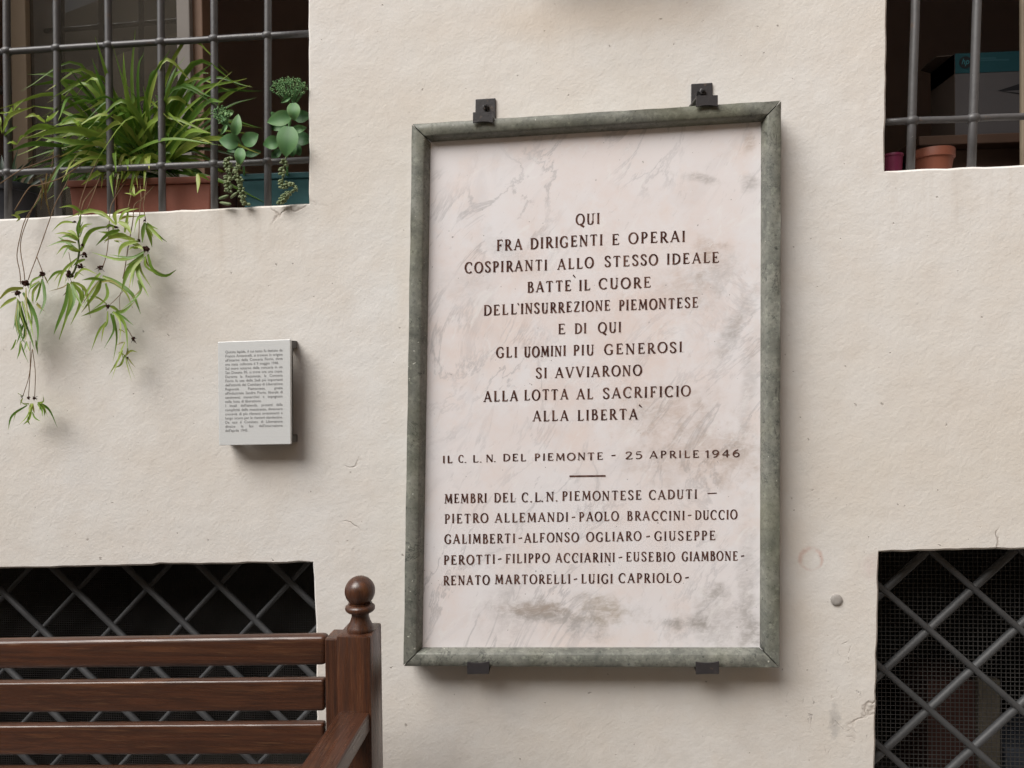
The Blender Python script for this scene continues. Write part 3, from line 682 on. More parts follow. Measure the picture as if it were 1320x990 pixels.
# ------------------------------------------------------------------ iron clamps
def clamp(kind, plate, lip, label, bend=0.0):
    x0, x1, y0, y1 = lip; cx = (x0+x1)/2; YL = YO-0.010
    t = thing('iron_clamp', label, 'clamp', at(cx, (y0+y1)/2, -0.01), 'iron clamps holding the plaque')
    px0, px1, py0, py1 = plate
    m = MB(); q = [at(px0, py1+.6, -0.006), at(px1, py1, -0.006), at(px1-.3, py0, -0.006), at(px0+.3, py0+1.6, -0.006)]
    m.hexa(q + [Vector((p.x, -0.0005, p.z)) for p in q], 0.0015); m.build('wall_plate', CLAMP, t)
    # bracket: leg out from the plate over the stone, then a lip folded over its face
    m = MB(); A, B = at(x0, y0, YL), at(x1, y0-.6, YL); C, D = at(x1, y1-.8, YL), at(x0, y1, YL)
    n = 8; th = 0.004; top, bot = [], []
    for i in range(n+1):
        f = i/n; arc = 0.0034*(1-(2*f-1)**2)
        if kind == 'top': top.append(A.lerp(B, f)); bot.append(D.lerp(C, f) + Vector((0, 0, arc)))
        else: top.append(A.lerp(B, f) - Vector((0, 0, arc))); bot.append(D.lerp(C, f))
    fr = [(m.vert(a), m.vert(b), m.vert(a+Vector((0, th, 0))), m.vert(b+Vector((0, th, 0)))) for a, b in zip(top, bot)]
    for p, q_ in zip(fr, fr[1:]):
        m.face([p[1], q_[1], q_[0], p[0]]); m.face([p[2], q_[2], q_[3], p[3]]); m.face([p[0], q_[0], q_[2], p[2]]); m.face([p[1], p[3], q_[3], q_[1]])
    m.face([fr[0][0], fr[0][2], fr[0][3], fr[0][1]]); m.face([fr[-1][1], fr[-1][3], fr[-1][2], fr[-1][0]])
    bmesh.ops.recalc_face_normals(m.bm, faces=m.bm.faces)
    if kind == 'top':
        z1 = A.z-0.001; z0 = z1-0.005; dz = 0.002*bend
        m.hexa([(A.x+.001, YL+.001, z0), (B.x-.001, YL+.001, z0), (B.x-.001, YL+.001, z1), (A.x+.001, YL+.001, z1),
                (A.x+.001-bend*.01, -0.004, z0), (B.x-.001-bend*.004, -0.004, z0), (B.x-.001-bend*.004, -0.004, z1), (A.x+.001-bend*.01, -0.004, z1)], 0.001)
        if bend:    # stiffening rib on the bent bracket
            p = at(px0+7, py0+10, -0.007); m.hexa([(p.x-.012, -0.012, z1-.018), (p.x-.009, -0.012, z1-.018), (p.x+.003, -0.012, p.z), (p.x, -0.012, p.z), (p.x-.012, -0.0065, z1-.018), (p.x-.009, -0.0065, z1-.018), (p.x+.003, -0.0065, p.z), (p.x, -0.0065, p.z)])
    else:
        z0 = D.z+0.001; z1 = z0+0.005
        m.hexa([(A.x+.001, YL+.001, z0), (B.x-.001, YL+.001, z0), (B.x-.001, YL+.001, z1), (A.x+.001, YL+.001, z1), (A.x+.001, -0.004, z0), (B.x-.001, -0.004, z0), (B.x-.001, -0.004, z1), (A.x+.001, -0.004, z1)], 0.001)
    m.build('bracket', CLAMP, t, angle=40)
    if kind == 'top':
        m = MB(); c = at((px0+px1)/2+0.5, py0+(py1-py0)*.40, -0.006)
        m.lathe(c, [(0.0085, 0), (0.0085, 0.006), (0.006, 0.0075), (0.0055, 0.0075)], 6, 'y')
        m.lathe(c+Vector((0, -0.006, 0)), [(0.0042, 0), (0.0042, 0.014), (0.0036, 0.016)], 10, 'y'); m.build('bolt', CLAMP, t, angle=40)
clamp('top', (612.6, 639, 126.2, 156), (609.6, 635.2, 144.8, 158.6), 'dark iron clamp holding the top edge of the plaque near its left corner')
clamp('top', (890.8, 918.8, 106.4, 137), (897.4, 925.4, 123.2, 137.6), 'dark iron clamp with crooked bracket on top edge of the plaque near its right corner', 1.0)
clamp('bot', (604, 628, 846, 866), (602.2, 630.4, 853.6, 869.2), 'dark iron clamp under the bottom edge of the plaque near its left corner')
clamp('bot', (900, 924, 846, 866), (897.0, 927.0, 853.4, 869.2), 'dark iron clamp under the bottom edge of the plaque near its right corner')

# ------------------------------------------------------------------ small explanatory sign
YP = -0.056
SQ = [(280.6, 440.8), (374.2, 437.4), (374.8, 572.6), (282.2, 574.2)]
sign = thing('information_sign', 'small pale metal sign with paragraphs of grey Italian print', 'sign', at(328, 573, 0))
m = MB(); q = [at(x, y, YP) for x, y in SQ]; q = [q[3], q[2], q[1], q[0]]
m.hexa(q + [p + Vector((0, 0.010, 0)) for p in q], 0.0012, 2); panel = m.build('panel', STEEL, sign)
m = MB(); q2 = [p + Vector((0, 0.0105, 0)) for p in q]
q2 = [q2[0]+Vector((.003, 0, .003)), q2[1]+Vector((-.0015, 0, .003)), q2[2]+Vector((-.0015, 0, -.003)), q2[3]+Vector((.003, 0, -.003))]
m.hexa(q2 + [p + Vector((0, 0.012, 0)) for p in q2]); m.build('rear_tray', EDGE, sign)
for (i, dx, dz) in ((0, 1, 1), (1, -1, 1), (2, -1, -1), (3, 1, -1)):
    p = q[i]; m = MB(); xa, xb = sorted((p.x+dx*.002, p.x+dx*.024)); za, zb = sorted((p.z+dz*.002, p.z+dz*.021))
    m.box(xa, xb, YP+0.023, -0.0005, za, zb, 0.001); m.build('spacer', BLOCK, sign)
TEXT = ["Questa lapide, il cui testo fu dettato da", "Franco Antonicelli, si trovava in origine", "all'interno della  Conceria Fiorio, dove", "*era stata collocata il 9 maggio 1946.", "Sul muro esterno della conceria in via", "San Donato 95, si trova ora una copia.",
 "Durante la Resistenza, la Conceria", "Fiorio fu una delle Sedi più importanti", "dell'attività del Comitato di Liberazione", "Regionale Piemontese, grazie", "all'industriale Sandro Fiorio, liberale di", "sentimenti monarchici e impegnato", "*nella lotta di liberazione.",
 "I locali dell'azienda, protetti dalla", "complicità delle maestranze, divennero", "crocevia di più rilevanti avvenimenti e", "luogo sicuro per le riunioni clandestine.", "Da essi il Comitato di Liberazione", "diresse le fasi dell'insurrezione", "*dell'aprile 1945."]
def textmesh(s):
    cu = bpy.data.curves.new('txt', 'FONT'); cu.body = s; cu.size = 1.0; cu.resolution_u = 2; cu.fill_mode = 'FRONT'
    o = bpy.data.objects.new('txt', cu); COL.objects.link(o)
    me = bpy.data.meshes.new_from_object(o.evaluated_get(bpy.context.evaluated_depsgraph_get()))
    V = [tuple(v.co) for v in me.vertices]; Fs = [tuple(p.vertices) for p in me.polygons]
    bpy.data.objects.remove(o); bpy.data.curves.remove(cu); bpy.data.meshes.remove(me)
    return V, Fs
lt = MB(); FS = 4.95; cache = {}
for li, line in enumerate(TEXT):
    just = not line.startswith('*'); ws = line.lstrip('*').split()
    gm = []
    for wd in ws:
        if wd not in cache: cache[wd] = textmesh(wd)
        gm.append(cache[wd])
    wid = [max(v[0] for v in V)*FS*0.93 for V, Fs in gm]; full = 74.0
    sp_ = (full - sum(wid))/max(1, len(ws)-1) if just else 1.9
    sp_ = max(sp_, 1.0); k = min(1.0, full/(sum(wid)+sp_*(len(ws)-1)))
    x = 290.2; yb = 455.4 + li*5.33; slope = -0.034 + 0.016*li/19
    for (V, Fs), wv in zip(gm, wid):
        vv = [lt.vert(at(x+vx*FS*0.93*k, yb + slope*(x+vx*FS*.93*k-290) - vy*FS, YP-0.0005)) for vx, vy, vz in V]
        for f_ in Fs: lt.face([vv[i] for i in f_])
        x += (wv + sp_)*k
lt.build('lettering', INK, panel)

# ------------------------------------------------------------------ round cap on the plaster
cap = MB(); c = at(1078, 773, 0)
cap.lathe(c, [(0.0145, -0.001), (0.0145, 0.003), (0.012, 0.0052), (0.006, 0.0056), (0.001, 0.0057)], 24, 'y')
o = cap.build('wall_cap', simple('grey_cap', (0.36, 0.34, 0.32), 0.6, 0.4), None, angle=40)
o['label'] = 'small round grey cap on the plaster left of the lower right lattice opening'; o['category'] = 'cap'

# ------------------------------------------------------------------ bench
YBF = -0.42
p0 = at(456, 820.5, YBF)
bx = at(478, 860, YBF).x
bench = thing('park_bench', 'dark brown varnished wooden slatted bench with ball finials on its posts', 'bench', (bx-0.8, YBF, 0))
BW = 1.62
def post(xr, s=1):
    xl = at(433.7, 860, YBF).x if s == 1 else None
    pw = bx - at(433.7, 860, YBF).x
    x0, x1 = xr-pw, xr
    m = MB(); m.box(x0, x1, YBF, YBF+0.092, 0, p0.z, 0.0035); P = m.build('post', WZ, bench, angle=40)
    cx = x0+pw*0.56; cyy = YBF+0.040; k = mm(1, 2+cyy)
    zb = p0.z
    prof = [(17.2, -0.5), (17.6, 1), (17.4, 4), (16.6, 6), (13.4, 13), (11.6, 19), (11.3, 22), (12, 25), (17, 27), (19.2, 29.5), (19.6, 32), (19.0, 34.5), (16.6, 36.6), (15.0, 37.5), (15.6, 39)]
    cz = 56.6; R_ = 19.9
    prof = [(r, h*.94) for r, h in prof]; cz = 52.2
    a0 = math.asin((37.0-cz)/R_)
    prof += [(R_*math.cos(a), cz+R_*math.sin(a)) for a in [a0+(math.pi/2-0.03-a0)*i/14 for i in range(15)]]
    m = MB(); m.lathe((cx, cyy, zb), [(r*k, h*k) for r, h in prof], 40); m.build('finial', WZ, P, angle=50)
    return x0, x1
rx0, rx1 = post(bx); lx0, lx1 = post(bx-BW)
# stile beside each post
for (xa, xb) in ((at(418.8, 860, YBF+.012).x, rx0-0.0005), (lx1+0.0005, lx1+0.026)):
    m = MB(); m.box(xa, xb, YBF+0.012, YBF+0.075, 0.30, p0.z-0.010, 0.003); m.build('stile', WZ, bench)
xs_r = at(418.4, 860, YBF).x - 0.001; xs_l = lx1 + 0.028
def slat(yl_t, yr_t, yl_b, yr_b, Y, xr_px, th=0.026):
    TR, BR, TL, BL = at(xr_px, yr_t, Y), at(xr_px, yr_b, Y), at(0, yl_t, Y), at(0, yl_b, Y)
    def exl(a, b): f = (xs_l-b.x)/(a.x-b.x); return b + (a-b)*f
    L1, L0 = exl(TL, TR), exl(BL, BR)
    xr = TR.x
    c = [L0, Vector((xr, Y, BR.z)), Vector((xr, Y, TR.z)), L1]
    m = MB(); lean = 0.007
    m.hexa(c + [p + Vector((0, th, 0.0)) + Vector((0, 0, 0)) for p in c], 0.011 if th > .03 else 0.006, 4); return m.build('back_slat', WX, bench, angle=40)
slat(826.5, 820.0, 863.6, 858.6, YBF+0.022, 419.5, 0.032)
slat(880.5, 876.5, 919.2, 917.2, YBF+0.016, 417.2, 0.024)
slat(936.2, 933.4, 974, 973.2, YBF+0.010, 416.4, 0.024)
slat(992, 990.5, 1028, 1027.5, YBF+0.004, 416, 0.024)
slat(1046, 1046, 1080, 1080, YBF-0.002, 416, 0.024)
# arm rests, front legs and seat
a1 = at(436.4, 917, YBF); a2 = at(476.6, 917, YBF)
for s, (xa, xb) in enumerate(((a1.x, a2.x), (lx0, lx0+(a2.x-a1.x)))):
    m = MB(); m.box(xa, xb, YBF-0.58, YBF-0.0008, a1.z-0.040, a1.z, 0.004, 3); m.build('armrest', WY, bench, angle=40)
    m = MB(); m.box(xa+0.003, xb-0.003, YBF-0.56, YBF-0.50, 0, a1.z-0.0405, 0.003); m.build('front_leg', WZ, bench)
    m = MB(); m.box(xa+0.012, xb-0.012, YBF-0.499, YBF-0.001, 0.30, 0.40, 0.003); m.build('side_rail', WY, bench)
for i in range(5):
    y = YBF-0.50+i*0.098; m = MB(); m.box(lx1+0.005, rx0-0.005, y, y+0.080, 0.4005, 0.425, 0.004); m.build('seat_slat', WX, bench)

# ------------------------------------------------------------------ pots on the upper left sill
def trough(name, label, cat, xl, xr, ytop, ybot_px, Y0, depth, mat, taper=0.02, rim=0.016, soil=True, ribs=0):
    A, B = at(xl, ytop, Y0), at(xr, ytop, Y0); z1 = (A.z+B.z)/2; z0 = zs_at((xl+xr)/2)
    t = thing(name, label, cat, ((A.x+B.x)/2, Y0+depth/2, z0))
    m = MB(); x0, x1 = A.x, B.x; y0, y1 = Y0, Y0+depth; zr = z1-rim
    m.hexa([(x0+taper, y0+taper*.6, z0), (x1-taper, y0+taper*.6, z0), (x1-.004, y0+.004, zr), (x0+.004, y0+.004, zr), (x0+taper, y1-taper*.6, z0), (x1-taper, y1-taper*.6, z0), (x1-.004, y1-.004, zr), (x0+.004, y1-.004, zr)], 0.004)
    for i in range(ribs):
        xx = x0+(x1-x0)*(i+1)/(ribs+1); m.box(xx-.0015, xx+.0015, y0+.0005, y0+.012, z0+.01, zr-.002)
    body = m.build('body', mat, t)
    m = MB()
    m.box(x0, x1, y0, y0+.008, zr, z1, .002); m.box(x0, x1, y1-.008, y1, zr, z1, .002); m.box(x0, x0+.008, y0+.0081, y1-.0081, zr, z1, .002); m.box(x1-.008, x1, y0+.0081, y1-.0081, zr, z1, .002)
    m.build('rim', mat, t)
    m = MB(); m.box(x0+.0085, x1-.0085, y0+.0085, y1-.0085, zr+.0005, z1-.004); m.build('soil', SOIL, t)
    return t
def zs_at(px): return at(px, 281.8-(281.8-261.9)*px/397.6, 0).z + 0.002
def roundpot(name, label, cat, cx, r_px, ytop, Y, zbase, mat, rimh=0.02, taper=0.78, soil=True, lip=1.06):
    c = at(cx, ytop, Y); r = mm(r_px, 2+Y); h = c.z-zbase
    t = thing(name, label, cat, (c.x, Y, zbase))
    m = MB(); m.lathe((c.x, Y, zbase), [(r*taper*.96, 0), (r*taper, 0.003), (r*.97, h-rimh)], 36); m.build('body', mat, t, angle=40)
    m = MB(); m.lathe((c.x, Y, zbase), [(r*.97, h-rimh-.0005), (r*lip, h-rimh), (r*lip, h-.002), (r*lip*.985, h), (r*.93, h), (r*.92, h-.012), (r*.2, h-.013)], 36); m.build('rim', mat, t, angle=40)
    if soil:
        m = MB(); m.lathe((c.x, Y, zbase), [(r*.90, h-.0125), (r*.5, h-.010), (.001, h-.009)], 24); m.build('soil', SOIL, t, smooth=True)
    return t
trough('planter', 'long terracotta trough on the upper left sill full of spider plant', 'planter', 86, 273, 229.5, 275, 0.085, 0.17, TERRA, 0.012, 0.018, True, 2)
trough('planter', 'teal plastic trough at the right end of the upper left sill', 'planter', 309, 440, 222, 265, 0.10, 0.16, TEAL, 0.010, 0.016)
roundpot('flowerpot', 'dark brown pot between the terracotta and teal troughs', 'flowerpot', 292, 15, 226, 0.16, zs_at(292), BROWNPOT)
roundpot('flowerpot', 'black plastic pot at the left edge of the upper left sill', 'flowerpot', 12, 34, 240, 0.13, zs_at(12), BLACKPOT, 0.022, 0.80)

# dark strap-leaved plant in the black pot
dp = thing('strap_leaf_plant', 'dark upright strap leaved plant in the black pot', 'plant', at(12, 246, 0.13))
m = MB()
for (x, y, tx, ty, w_) in ((20, 240, 42, 205, 7), (10, 240, 2, 200, 8), (26, 242, 55, 215, 6), (0, 240, -20, 205, 8), (16, 238, 24, 190, 6), (30, 243, 70, 226, 5), (12, 240, 30, 212, 7), (22, 240, 22, 208, 6)):
    m.ribbon([at(x, y+4, .13), at((x+tx)/2-(2), (y+ty)/2, .12), at(tx, ty, .10+random.uniform(-.03, .05))], mm(w_), 7, random.uniform(-.5, .5), .3, random.random())
m.build('foliage', DARKLEAF, dp, smooth=True)

# ------------------------------------------------------------------ spider plant
sp_plant = thing('spider_plant', 'big arching green spider plant in the terracotta trough with plantlets hanging down the wall', 'plant', at(175, 226, 0.17))
def zp(sc_, ox=0, oy=0): return lambda u, v: (ox+u/sc_, oy+v/sc_)
Z1 = zp(3.143); R4 = zp(7.333, 60, 265); R5 = zp(7.333, 60, 370); R1 = zp(11, 0, 260); R2 = zp(11, 0, 350); R3 = zp(8.25, 0, 440); R6 = zp(5.823, 0, 120)
m = MB()
KEY = [((520,600),(330,350),(115,345),7),((500,580),(350,310),(170,300),5),((560,590),(380,400),(255,245),6),((540,560),(450,350),(385,150),5),((550,560),(510,350),(500,210),5),((560,560),(535,330),(548,120),4),
 ((540,560),(420,360),(372,235),4),((470,560),(300,395),(235,490),6),((500,620),(330,480),(210,520),7),((500,640),(350,490),(100,560),6),((520,640),(330,540),(70,630),7),((500,640),(300,600),(180,800),6),((470,640),(280,640),(130,850),5),
 ((560,640),(420,690),(330,750),7),((480,640),(450,700),(460,800),5),((590,590),(640,420),(630,385),5),((600,580),(610,330),(640,280),6),((600,590),(690,330),(750,230),5),((610,590),(690,340),(757,275),6),((620,600),(740,370),(855,258),6),
 ((630,600),(790,330),(850,295),5),((640,600),(760,390),(1000,318),6),((640,610),(830,390),(1060,368),5),((650,620),(820,430),(905,412),7),((650,630),(900,400),(1015,345),5),((650,630),(900,450),(1040,395),5),((660,640),(760,540),(855,540),7),
 ((660,640),(780,570),(860,580),7),((660,650),(880,500),(1065,520),6),((650,640),(850,560),(1060,625),6),((540,640),(430,640),(340,640),8),((560,600),(520,470),(470,470),7),((600,600),(560,420),(500,330),6),((590,580),(520,400),(510,310),7),
 ((600,560),(600,440),(580,350),6),((650,590),(660,450),(720,260),5),((620,620),(680,560),(680,540),6),((560,620),(490,500),(390,560),6),((520,640),(400,580),(230,640),7),((530,650),(380,640),(250,700),7),((560,630),(470,600),(470,700),6),((490,600),(250,390),(0,440),5),
 ((480,560),(250,330),(110,300),5),((500,640),(330,620),(250,740),6),((560,560),(500,330),(455,180),4),((570,560),(560,300),(585,210),4),((580,560),(600,360),(690,200),4),((640,600),(720,480),(940,290),4)]
for i, (b, md, tp, w_) in enumerate(KEY):
    yl = 0.5*random.random()
    front_ = (tp[1] > 480 and tp[0] < 900) or random.random() < .35
    ym, yt = (random.uniform(.03, .09), random.uniform(-.03, .02)) if front_ else (random.uniform(.09, .16), random.uniform(.06, .16))
    t = random.choice((.25, .32, .4, .48, .56)) + (.22 if tp[1] > 520 and random.random() < .6 else 0)
    B = Z1(b[0], b[1]+35)
    m.ribbon([at(*B, random.uniform(.13, .19)), at(*Z1(*md), ym), at(*Z1(*tp), yt)], mm(w_*1.25), 12, random.uniform(-.7, .7), .28, t, random.choice((0, 0, .3)))
for i in range(130):                               # the crowd of leaves behind
    a = random.uniform(-2.0, 2.0); L = random.uniform(170, 420)*(1.0 if abs(a) > .5 else .75)
    bx_, by_ = random.uniform(440, 690), random.uniform(610, 670)
    ex, ey = bx_+math.sin(a)*L*1.05, by_-math.cos(a)*L*.85+abs(math.sin(a))*70
    mx, my = bx_+(ex-bx_)*.5, by_+(ey-by_)*.62-40*abs(math.sin(a))
    if ex > 1080: continue
    m.ribbon([at(*Z1(bx_, by_+25), random.uniform(.13, .2)), at(*Z1(mx, my), random.uniform(.1, .2)), at(*Z1(ex, ey), random.uniform(.08, .26))], mm(random.uniform(4.5, 7.5)), 9, random.uniform(-.9, .9), .28, random.uniform(.1, .6), random.choice((0, 0, 0, .5)))
for i in range(44):                               # long arching leaves thrown out to the left and right
    bx_ = random.uniform(460, 660); side = -1 if i % 3 else 1
    ex = bx_+side*random.uniform(210, 430); ey = random.uniform(340, 700) if side < 0 else random.uniform(300, 600)
    if ex > 1050: ex = 1050
    mx, my = bx_+(ex-bx_)*random.uniform(.4, .55), min(ey, 600)-random.uniform(20, 130)
    m.ribbon([at(*Z1(bx_, 650), .14), at(*Z1(mx, my), random.uniform(.03, .13)), at(*Z1(ex, ey), random.uniform(-.02, .14))], mm(random.uniform(4.5, 7.5)), 10, random.uniform(-1.0, 1.0), .3, random.uniform(.25, .75), random.choice((0, 0, .4)))
for i in range(26):                               # yellowing skirt drooping over the rim
    bx_ = random.uniform(430, 680); ex = bx_+random.uniform(-170, 60); ey = random.uniform(690, 790) if ex < 600 else random.uniform(650, 700)
    m.ribbon([at(*Z1(bx_, 660), .12), at(*Z1((bx_+ex)/2-10, 640+random.uniform(-10, 25)), .07), at(*Z1(ex, ey), random.uniform(.02, .07))], mm(random.uniform(5.5, 8.5)), 8, random.uniform(-.8, .8), .25, random.uniform(.45, .85), .3)
for (P) in (((350,600),(340,750),(372,920)), ((420,560),(345,740),(375,915)), ((300,640),(320,700),(305,880))):  # dried leaves
    m.ribbon([at(*R6(u, v), -.01) for u, v in P], mm(3), 8, .5, .3, 1.0)
for P, w_, t in (((( 25,300),(75,170),(265,97)),4.5,.72), (((15,300),(6,230),(4,175)),4,.7), (((20,295),(60,215),(15,150)),4,.6), (((105,145),(122,90),(195,40)),4.5,.66), (((100,150),(50,146),(-20,152)),3,.66), (((95,150),(85,120),(70,110)),4,.62), (((110,150),(140,120),(170,140)),3,.55),
                 (((340,215),(260,165),(185,185)),4.5,.7), (((350,215),(390,180),(440,130)),4.5,.62), (((345,212),(362,190),(355,168)),4,.62), (((385,262),(402,290),(400,310)),2.5,.72), (((130,380),(165,325),(212,325)),3,.7), (((130,385),(90,368),(50,382)),3,.66),
                 (((30,320),(90,270),(130,250)),3,.5), (((500,300),(300,250),(150,340)),6,.5), (((620,260),(560,210),(440,245)),6.5,.56), (((800,330),(520,270),(180,345)),7,.55), (((700,380),(520,365),(300,330)),6,.5), (((480,400),(250,380),(60,440)),5,.3)):
    m.ribbon([at(*R6(u, v), .0 + (.04 if i > 1 else -.02)) for i, (u, v) in enumerate(P[::-1])][::-1], mm(w_*1.35), 8, random.uniform(-.5, .5), .3, t)
m.build('foliage', SPIDER, sp_plant, smooth=True)

def runner(pts, Z, Y=None, r=0.0011, mat=STEM):
    m = MB(); n = len(pts)
    P = [at(*Z(u, v), (Y[i] if isinstance(Y, (list, tuple)) else (-.045 if Y is None else Y))) for i, (u, v) in enumerate(pts)]
    m.tube(catmull(P, 4*n), r, 6); return m.build('runner', mat, sp_plant, smooth=True)
def plantlet(leaves, knobs=(), Y=-0.045, tb=.58):
    """leaves: (zoom map, base, mid, tip, width px[, tint])"""
    m = MB()
    more = []
    for lf in leaves:                             # thinner leaves beside the main ones
        if random.random() < .6 and lf[2] > 1.7:
            P = lf[1]; jx, jy = random.uniform(-60, 60), random.uniform(-40, 50); n = len(P)-1; q = random.uniform(.55, .95)
            more.append((lf[0], [P[0]]+[(P[0][0]+(u-P[0][0])*q+jx*i/n, P[0][1]+(v-P[0][1])*q+jy*i/n) for i, (u, v) in enumerate(P) if i], lf[2]*random.uniform(.45, .75), random.choice((.45, .6, .7, .9))))
    leaves = list(leaves)+more
    for lf in leaves:
        Z, P, w_ = lf[0], lf[1], lf[2]; t = lf[3]+.1*(lf[3] < .7) if len(lf) > 3 else tb+random.uniform(-.2, .16)
        n = len(P); dy = random.uniform(-.045, .03)
        m.ribbon([at(*Z(u, v), min(-.004, Y + dy*(i/(n-1))**1.2)) for i, (u, v) in enumerate(P)], mm(w_*1.22), 10, random.uniform(-.6, .6), .3, t, random.choice((0, 0, .4)))
    o = m.build('plantlet', SPIDER, sp_plant, smooth=True)
    for (Z, u, v, r) in knobs:
        k = MB(); c = at(*Z(u, v), Y)
        for _ in range(9): k.ball(c + Vector((random.uniform(-1, 1), random.uniform(-1, 1), random.uniform(-1, 1)))*mm(r)*.65, mm(r)*random.uniform(.35, .6), 1, 1, 1, 1)
        for _ in range(7):
            d = Vector((random.uniform(-1, 1), random.uniform(-.7, .7), random.uniform(-1, .6))).normalized()*mm(r)*random.uniform(1.2, 2.2)
            k.tube([c, c+d*.6, c+d+Vector((0, 0, -mm(r)*.3))], [.0009, .0007, .0003], 5)
        k.build('root_knob', ROOT, o)
    return o
# runners over the sill and down the wall
runner([(760,-700),(700,-300),(520,0),(360,250),(290,480),(240,760),(280,990),(295,1170)], R1, [.08,.03,-.02,-.03,-.04,-.045,-.045,-.045])
runner([(720,-500),(560,-100),(400,230),(290,600),(340,990),(350,1110)], R1, [.06,.0,-.03,-.04,-.045,-.045])
runner([(1100,-700),(960,-300),(800,0),(710,240),(520,780),(440,990),(400,1110)], R1, [.08,.03,-.02,-.03,-.04,-.045,-.045])
runner([(520,780),(560,880),(605,1000)], R1)
runner([(1010,-180),(900,-60),(830,0),(815,150),(770,400),(740,600),(720,690)], R4, [.08,.02,-.02,-.03,-.04,-.045,-.05], .0013)
runner([(760,-250),(640,-60),(600,60),(575,420),(525,600)], R4, [.08,.0,-.03,-.04,-.045])
runner([(880,-260),(895,-60),(885,0),(870,330)], R4, [.08,.0,-.02,-.05])
runner([(950,-260),(925,-60),(915,0),(935,130)], R4, [.08,.0,-.02,-.03])
runner([(560,-300),(380,-80),(340,0),(320,100)], R4, [.08,.02,-.01,-.02], .0014)
runner([(820,-200),(790,-60),(770,20)], R4, [.06,.0,-.02])
GREENST = simple('green_stem', (0.10, 0.13, 0.035), 0.6, 0.3)
runner([(320,100),(300,300),(310,430),(270,600),(220,680)], R4, [-.02,-.035,-.045,-.05,-.05], .0026, GREENST)
runner([(210,440),(225,520),(240,590)], R4, -.05, .0008)
runner([(700,820),(690,900),(695,1000)], R4, -.05, .0007); runner([(740,790),(650,890),(600,935)], R4, -.05, .0008)
runner([(320,0),(315,330),(245,580)], R3, -.045, .0009); runner([(340,90),(320,330),(303,600)], R3, -.045, .0009); runner([(345,80),(375,330),(368,600)], R3, -.045, .0009)
runner([(670,480),(560,570),(450,640),(300,690),(220,710),(110,880)], R6, [.08,.02,-.02,-.02,-.03,-.05], .0013)
runner([(450,465),(250,540),(150,580),(0,680)], R6, [.02,-.01,-.02,-.03], .0012)
runner([(740,490),(650,680),(600,830),(590,920)], R6, [.05,.0,-.02,-.03], .001); runner([(760,600),(700,760),(650,880)], R6, [.05,.0,-.02], .001)

plantlet([(R4,[(270,160),(150,160),(50,245)],2.5),(R4,[(660,185),(480,55),(160,120)],3.6),(R4,[(300,320),(240,250),(190,240)],4,.62),(R4,[(290,330),(180,262),(75,268)],2.6),(R4,[(290,330),(200,290),(130,302)],2.6),(R4,[(300,420),(170,335),(103,293)],2.6),
  (R4,[(280,350),(130,345),(0,390)],2.6),(R4,[(300,420),(180,385),(92,465)],3.2),(R4,[(310,440),(210,400),(145,502)],3),(R4,[(320,435),(230,405),(178,385)],4.4,.62),(R4,[(310,262),(360,190),(435,172)],2.6),(R4,[(300,285),(298,200),(328,88)],3.4),(R4,[(325,430),(420,240),(640,188)],4.4,.45),
  (R4,[(315,300),(350,210),(400,200)],2.2)], [(R4,265,155,1.7),(R4,350,465,3.6),(R4,340,370,2.2)], -.045)
plantlet([(R4,[(290,500),(165,615),(100,795)],3,.55),(R4,[(365,508),(300,530),(250,570)],3),(R4,[(190,615),(80,640),(-2,735)],3),(R4,[(205,730),(185,920),(110,1110),(68,1218)],4.4,.32),(R4,[(215,740),(225,920),(120,1268)],4.4,.45),(R4,[(240,740),(262,900),(165,1110)],3.6,.3),
  (R4,[(230,722),(332,830),(310,960),(225,1132)],5.4,.55),(R4,[(250,722),(368,800),(415,1062)],3.2,.62),(R4,[(260,692),(350,600),(490,655)],2.6,.6),(R4,[(240,740),(285,850),(350,975)],3.4,.4),(R4,[(200,740),(150,775),(18,812)],1.6,.98),(R4,[(195,770),(185,820),(152,855)],1.3,1.0)], [(R4,210,655,5.2),(R4,325,575,3.6)], -.05)
plantlet([(R4,[(510,640),(435,730),(330,930)],4.2,.5),(R4,[(520,700),(470,820),(330,1010)],4.6,.55),(R4,[(530,670),(650,725),(810,840),(890,1025)],5,.35),(R4,[(540,700),(430,690),(335,705)],3.4,.42),(R4,[(545,690),(650,735),(720,792)],4.4,.5),(R4,[(560,735),(582,830),(545,905),(425,992)],4,.45),(R4,[(500,725),(610,700),(740,790)],3.4,.36),(R4,[(515,690),(430,820),(325,995)],3.2,.4)], [(R4,507,590,3.2)], -.05)
plantlet([(R4,[(690,232),(590,265),(465,380)],4.4,.38),(R4,[(770,300),(650,268),(490,246)],5,.5),(R4,[(835,325),(680,285),(540,333)],5.6,.62),(R4,[(660,175),(660,70),(790,18)],4,.62),(R4,[(690,135),(745,60),(870,28)],4,.55),(R4,[(680,150),(760,200),(800,272)],5.4,.62),(R4,[(740,255),(765,120),(775,15)],3.6,.55),(R4,[(640,330),(680,345),(700,372)],1.8,.4),(R4,[(650,200),(590,185),(570,215)],3,.5)], [(R4,655,205,2.0),(R4,575,205,1.6)], -.04)
